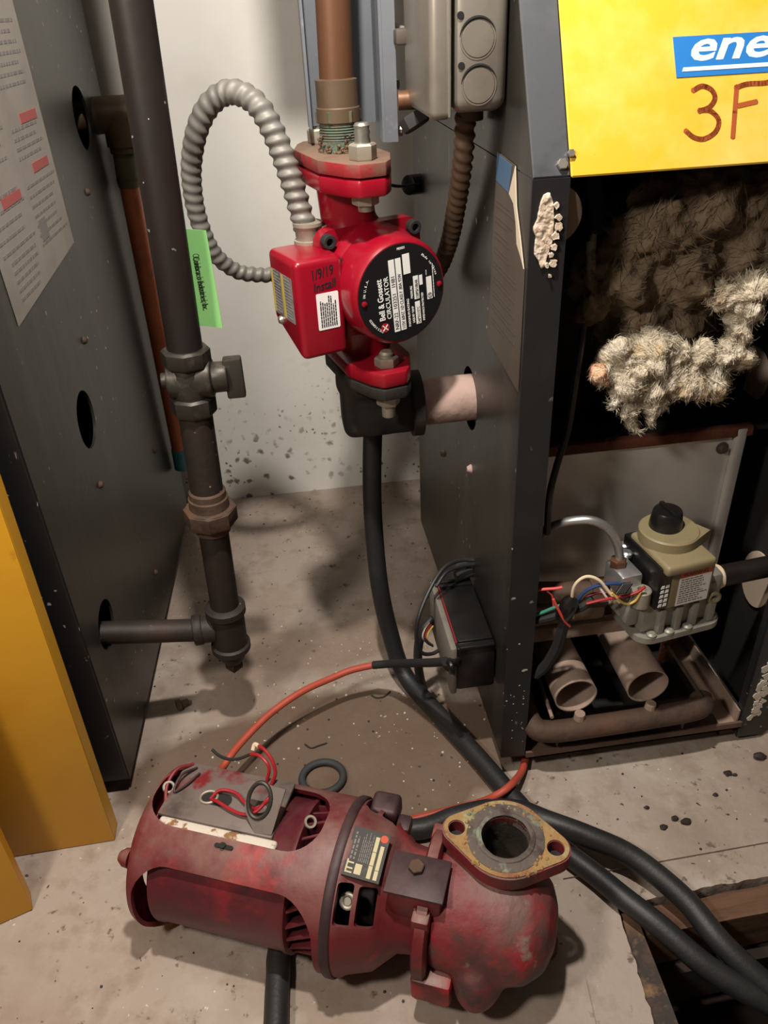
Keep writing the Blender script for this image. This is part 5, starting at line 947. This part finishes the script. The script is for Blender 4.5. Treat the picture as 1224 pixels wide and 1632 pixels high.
owire('dark_red_wire', [(0.024, 0.044, 0.070), (0.014, 0.030, 0.076), (0.012, 0.012, 0.073), (0.018, -0.006, 0.066), (0.014, -0.016, 0.060)], 0.0018, 'wire_darkred')
owire('dark_red_wire', [(0.030, 0.040, 0.071), (0.022, 0.024, 0.077), (0.022, 0.008, 0.073), (0.030, 0.018, 0.073), (0.036, 0.034, 0.072)], 0.0013, 'oldpump_dark')
for p in ((0.014, 0.012, 0.072), (0.160, 0.010, 0.068)):
    bm = NB(); torus(bm, om(p), (0.3, -0.5, 0.8), 0.0048, 0.0014, 20, 6); obj('ring_terminal', bm, 'zinc_dull', op)
# rim and bearing bracket
bm = NB(); lathe(bm, (0, 0, 0), (1, 0, 0), [(0.1925, 0.060), (0.1925, 0.0790), (0.1945, 0.0800), (0.2000, 0.0800), (0.2015, 0.0790), (0.2015, 0.060)], 80, M=MO); obj('seam_ring', bm, 'oldpump_dark', op)
bm = NB(); lathe(bm, (0, 0, 0), (1, 0, 0), [(0.200, 0.0775), (0.206, 0.0770), (0.2095, 0.0740), (0.232, 0.0665), (0.240, 0.0590), (0.252, 0.0475), (0.276, 0.044), (0.276, 0.038), (0.250, 0.0415), (0.236, 0.053), (0.229, 0.0605), (0.208, 0.068), (0.200, 0.071), (0.200, 0.0775)], 72, cap=False)
bmesh.ops.remove_doubles(bm, verts=bm.verts, dist=1e-6)
cs = []
for s0, s1, th, dth in ((0.2030, 0.2165, 46, 28), (0.2205, 0.2360, 46, 26), (0.2035, 0.2165, 133, 23), (0.2205, 0.2355, 133, 21)):
    c = NB(); h = 2*0.074*math.sin(math.radians(dth/2)); Rm = Matrix.Rotation(-math.radians(th), 4, 'X') @ Matrix(((1, 0, 0, 0), (0, 0, -1, 0), (0, 1, 0, 0), (0, 0, 0, 1)))
    prism(c, rrect(s0, -h/2, s1, h/2, 0.003, 3), 0.045, 0.09, Rm); cs.append(c)
bm = cut(bm, cs)
for v in bm.verts: v.co = MO @ v.co
obj('bearing_bracket', bm, 'oldpump_red', op, sharp=40)
bm = NB(); lathe(bm, (0, 0, 0), (1, 0, 0), [(0.190, 0.030), (0.240, 0.030)], 24, M=MO); obj('shaft_coupler', bm, 'oldpump_black', op)
bm = NB(); d = om((0, -math.cos(math.radians(46)), math.sin(math.radians(46))))-OA; torus(bm, OA+OU*0.210+d*0.058, d, 0.0058, 0.0022, 20, 8, OU); cyl(bm, OA+OU*0.210+d*0.046, OA+OU*0.210+d*0.060, 0.0035, seg=12); obj('coupler_bolt', bm, 'zinc_dull', op)
nd = math.radians(80); nrm = -OV*math.cos(nd)+Vector((0, 0, math.sin(nd))); tan_ = OV*math.sin(nd)+Vector((0, 0, math.cos(nd)))
MN = frame(OA+OU*0.2205+nrm*0.0740, tan_, -OU*0.985+nrm*0.12)
if (MN.to_3x3() @ Vector((0, 0, 1))).dot(nrm) < 0: raise RuntimeError('plate frame')
bm = NB(); prism(bm, [(-0.022, -0.017), (0.022, -0.017), (0.022, 0.0165), (-0.022, 0.0165)], -0.002, 0.0006, MN); npl = obj('nameplate', bm, 'plate_old', op, label='black nameplate with cream fields')
text('lettering', 'ITT', 0.0085, MN @ Matrix.Translation((-0.0195, 0.0085, 0.0006)), 'plate_cream', npl, sx=0.95, bold=0.0003)
bm = NB(); Mn2 = MN @ Matrix.Translation((0, 0, 0.0006))
for x0, y0, x1, y1 in ((-0.019, 0.0005, -0.010, 0.0065), (-0.020, -0.0085, -0.009, -0.0050), (-0.0085, -0.0085, 0.003, -0.0050), (0.0035, -0.0085, 0.017, -0.0050), (-0.020, -0.0142, -0.012, -0.0108), (-0.0115, -0.0142, 0.010, -0.0108)): prism(bm, [(x0, y0), (x1, y0), (x1, y1), (x0, y1)], 0, 0.0002, Mn2)
obj('print_field', bm, 'plate_cream', npl)
bm = NB(); lines(bm, Mn2, -0.007, 0.008, 0.020, 0.014, 2, 0.0015, 0.0002); lines(bm, Mn2, -0.008, -0.004, 0.020, 0.006, 6, 0.0007, 0.0002); obj('printed_text', bm, 'print_grey', npl, kind='stuff')
bm = NB(); prism(bm, ellipse(0.0165, -0.0125, 0.0035, 0.0035, 18), 0, 0.0004, Mn2); obj('orange_mark', bm, 'orange_red', npl)
bm = NB(); box(bm, (0.204, 0.046, 0.030), (0.232, 0.072, 0.052), MO, 0.005, 3); box(bm, (0.232, 0.038, 0.030), (0.246, 0.056, 0.044), MO, 0.003, 2); obj('oil_cup', bm, 'oldpump_dark', op)
# oil well cover plate
bm = NB(); box(bm, (0.245, -0.037, 0.030), (0.292, -0.003, 0.0655), MO, 0.003, 2); obj('bearing_housing', bm, 'oldpump_red', op)
bm = NB(); box(bm, (0.2425, -0.0395, 0.0656), (0.2945, 0.0010, 0.0686), MO, 0.001, 2); cv = obj('cover_plate', bm, 'oldpump_dark', op)
bm = NB(); hexn(bm, om((0.266, -0.013, 0.0686)), (0, 0, 1), 0.0072, 0.005); obj('plate_screw', bm, 'rusty_iron', cv)
# volute
bm = NB(); lathe(bm, (0, 0, 0), (1, 0, 0), [(0.270, 0.062), (0.272, 0.0655), (0.281, 0.0655), (0.283, 0.062)], 64, M=MO)
for k in range(4):
    a = math.radians(45+90*k); box(bm, tuple(Vector((0.268, math.cos(a)*0.058-0.009, math.sin(a)*0.058-0.009))), tuple(Vector((0.284, math.cos(a)*0.058+0.009, math.sin(a)*0.058+0.009))), MO, 0.003)
box(bm, (0.270, -0.066, -0.046), (0.306, -0.040, -0.014), MO, 0.004, 2); obj('pump_cover', bm, 'oldpump_red', op)
bm = NB(); lathe(bm, (0, 0, 0), (1, 0, 0), [(0.282, 0.0), (0.282, 0.052), (0.288, 0.055), (0.320, 0.056), (0.345, 0.0555), (0.366, 0.051), (0.382, 0.037), (0.389, 0.018), (0.390, 0.0)], 48, M=MO @ Matrix.Translation((0, 0, 0.004)))
k = bmesh.ops.create_icosphere(bm, subdivisions=3, radius=1.0)
for v in k['verts']: v.co = om((0.326+v.co.x*0.026, -0.028+v.co.y*0.044, -0.022+v.co.z*0.042))
k = bmesh.ops.create_icosphere(bm, subdivisions=3, radius=1.0)
for v in k['verts']: v.co = om((0.322+v.co.x*0.03, 0.045+v.co.y*0.03, -0.040+v.co.z*0.034))
cyl(bm, om((0.337, 0.027, -0.01)), om((0.337, 0.027, 0.066)), 0.042, 0.031, seg=40)
bm = blob(bm, 0.0028, 18)
c = NB(); cyl(c, om((0.337, 0.027, 0.015)), om((0.337, 0.027, 0.09)), 0.0209, seg=40); bm = cut(bm, [c])
obj('volute', bm, 'oldpump_volute', op, sharp=180)
FC = om((0.337, 0.027, 0.0665))
MFl = frame(FC, OU, OV)
def diamond(L, W, rend, n=8):
    out = []
    # convex hull of a middle disc and two end discs
    th = math.acos((W-rend)/(L-rend))
    for k in range(n+1): a = -(math.pi/2-0)+0; 
    for k in range(n+1): a = -th + 2*th*k/n; out.append((L-rend+rend*math.cos(a), rend*math.sin(a)))
    for k in range(1, 2*n): a = th + (math.pi-2*th)*k/(2*n); out.append((W*math.cos(a), W*math.sin(a)))
    for k in range(n+1): a = math.pi-th + 2*th*k/n; out.append((-(L-rend)+rend*math.cos(a), rend*math.sin(a)))
    for k in range(1, 2*n): a = math.pi+th + (math.pi-2*th)*k/(2*n); out.append((W*math.cos(a), W*math.sin(a)))
    return out
DI = diamond(0.0565, 0.0395, 0.0155)
bm = NB(); prism(bm, DI, -0.0015, 0.0125, MFl)
cs = []
for x, r in ((0.0, 0.021), (0.0435, 0.0072), (-0.0435, 0.0072)):
    c = NB(); cyl(c, MFl @ Vector((x, 0, -0.05)), MFl @ Vector((x, 0, 0.05)), r, seg=32); cs.append(c)
bm = cut(bm, cs); obj('upper_flange', bm, 'oldpump_volute', op, label='red diamond shaped flange')
bm = NB(); prism(bm, [(x*0.975, y*0.96) for x, y in DI], 0.0122, 0.0140, MFl); 
cs = []
for x, r in ((0.0, 0.028), (0.0435, 0.0078), (-0.0435, 0.0078)):
    c = NB(); cyl(c, MFl @ Vector((x, 0, -0.05)), MFl @ Vector((x, 0, 0.05)), r, seg=32); cs.append(c)
bm = cut(bm, cs)
for i in range(70):
    a = random.uniform(0, 6.28); r = random.uniform(0.029, 0.038); s_ = random.uniform(0.0008, 0.0024); x_ = r*math.cos(a)*1.1; y_ = r*math.sin(a)
    if min(math.hypot(x_-0.0435, y_), math.hypot(x_+0.0435, y_)) < 0.0105: continue
    lathe(bm, MFl @ Vector((x_, y_, 0.0138)), (random.uniform(-0.4, 0.4), random.uniform(-0.4, 0.4), 1), [(-0.001, s_), (0.0003, s_), (0.001+s_*0.4, s_*0.5), (0.0014+s_*0.4, 0)], 6)
obj('rust_crust', bm, 'crust', op)
bm = NB(); lathe(bm, MFl @ Vector((0, 0, 0)), (0, 0, 1), [(0.010, 0.0345), (0.0146, 0.0340), (0.0152, 0.0325), (0.0148, 0.0262), (0.0160, 0.0255), (0.0165, 0.0235), (0.0155, 0.0212), (0.004, 0.0208), (0.004, 0.0345)], 56, cap=False)
for v in bm.verts: v.co += noise.noise_vector(v.co*160)*0.0005
obj('gasket_face', bm, 'gasket_grey', op)
bm = NB(); lathe(bm, MFl @ Vector((0, 0, 0)), (0, 0, 1), [(0.0150, 0.0212), (-0.010, 0.0205), (-0.040, 0.0203), (-0.046, 0.018), (-0.048, 0)], 40, cap=False); obj('bore', bm, 'bore_dark', op, recalc=False)
for x in (0.0435, -0.0435):
    bm = NB(); cyl(bm, MFl @ Vector((x, 0, -0.0008)), MFl @ Vector((x, 0, 0.0)), 0.0068, seg=20); obj('bolt_hole', bm, 'oldpump_black', op)
# lower flange hidden under the body
bm = NB(); prism(bm, DI, 0.001, 0.0125, frame((om((0.337, 0.027, 0)).x, om((0.337, 0.027, 0)).y, 0), OU, OV)); obj('lower_flange', bm, 'oldpump_volute', op)

# ================================================================ LITTER ON THE FLOOR
def chip(name, label, cat, x, y, r, m, seed, group=None, sq=(1, 0.7, 0.5)):
    b = NB(); bmesh.ops.create_icosphere(b, subdivisions=2, radius=r)
    for v in b.verts: v.co += noise.noise_vector(v.co/r*1.3+Vector((seed, 0, 0)))*r*0.45; v.co = Vector((v.co.x*sq[0], v.co.y*sq[1], v.co.z*sq[2]))
    zmin = min(v.co.z for v in b.verts)
    for v in b.verts: v.co += Vector((x, y, -zmin))
    return tag(obj(name, b, m), label, cat, group)
CRUMB = ['lone small dark crumb on bare concrete, farthest left of those before the right boiler', 'smaller of the two dark crumbs lying side by side on bare concrete', 'largest dark crumb of the middle cluster, at its right end', 'dark crumb nearest the black hoses in the middle cluster', 'dark crumb below the right boiler post, left of a pair', 'small dark speck between the middle cluster and the right boiler post', 'biggest dark crumb, at the right edge of the photo', 'tiny dark crumb just right of the pair below the boiler post']
for i, (x, y, r) in enumerate(((0.341, 0.528, 0.0032), (0.365, 0.509, 0.0042), (0.375, 0.503, 0.0055), (0.348, 0.501, 0.0045), (0.452, 0.556, 0.005), (0.424, 0.531, 0.003), (0.500, 0.571, 0.0075), (0.459, 0.553, 0.003))):
    chip('dark_crumb', CRUMB[i], 'crumb', x, y, r, 'dark_chip', i, 'dark crumbs before the right boiler')
nut = thing('rusty_fitting', 'small rusty threaded fitting lying on the floor beside the left boiler', 'fitting', (-0.197, 0.78, 0))
bm = NB(); hexn(bm, (-0.203, 0.777, 0.0075), (0.9, 0.35, 0), 0.0075, 0.007, (0, 0, 1)); obj('hex_head', bm, 'rusty_iron', nut)
bm = NB(); cyl(bm, (-0.198, 0.779, 0.0075), (-0.188, 0.783, 0.0062), 0.0048, seg=14, bev=0.0008); obj('shank', bm, 'rusty_iron', nut)
for pts, lb_ in (([(-0.0379, 0.6880, 0.0012), (-0.0304, 0.6806, 0.0012), (-0.0208, 0.6827, 0.0014), (-0.0104, 0.6851, 0.0012)], 'dark curled shaving on the floor behind the black rubber ring'), ([(0.0550, 0.7557, 0.0012), (0.0611, 0.7500, 0.0012), (0.0713, 0.7503, 0.0013), (0.0808, 0.7580, 0.0012)], 'dark curled shaving on the floor beside the upright black hose')):
    bm = NB(); tube(bm, pts, 0.0011, 6, 4); tag(obj('curled_shaving', bm, 'dark_chip'), lb_, 'shaving')
bm = NB(); random.seed(21); n = 0
while n < 420:
    x = random.uniform(-0.42, 0.62); y = random.uniform(0.32, 1.29)
    if y < 0.45 and x > 0.16: continue
    r = random.choice((0.0006, 0.0008, 0.0011, 0.0016)); lathe(bm, (x, y, 0), (0, 0, 1), [(0, r), (r*0.6, r*0.9), (r, 0)], 5, cap=False, phase=random.random()); n += 1
tag(obj('floor_grit', bm, 'dark_chip'), 'fine dark grit scattered over the concrete floor', 'grit', kind='stuff')
bm = NB(); n = 0
while n < 120:
    x = random.gauss(0.05, 0.16); y = random.gauss(0.75, 0.12)
    if not (0.56 < y < 1.29) or abs(x) > 0.4: continue
    r = random.choice((0.0006, 0.0009, 0.0013, 0.0018)); lathe(bm, (x, y, 0), (0, 0, 1), [(0, r), (r*0.6, r*0.9), (r, 0)], 5, cap=False, phase=random.random()); n += 1
tag(obj('plaster_crumbs', bm, 'pale_chip'), 'fine pale plaster crumbs scattered on the floor between the boilers', 'crumbs', kind='stuff')
bpy.context.view_layer.update()
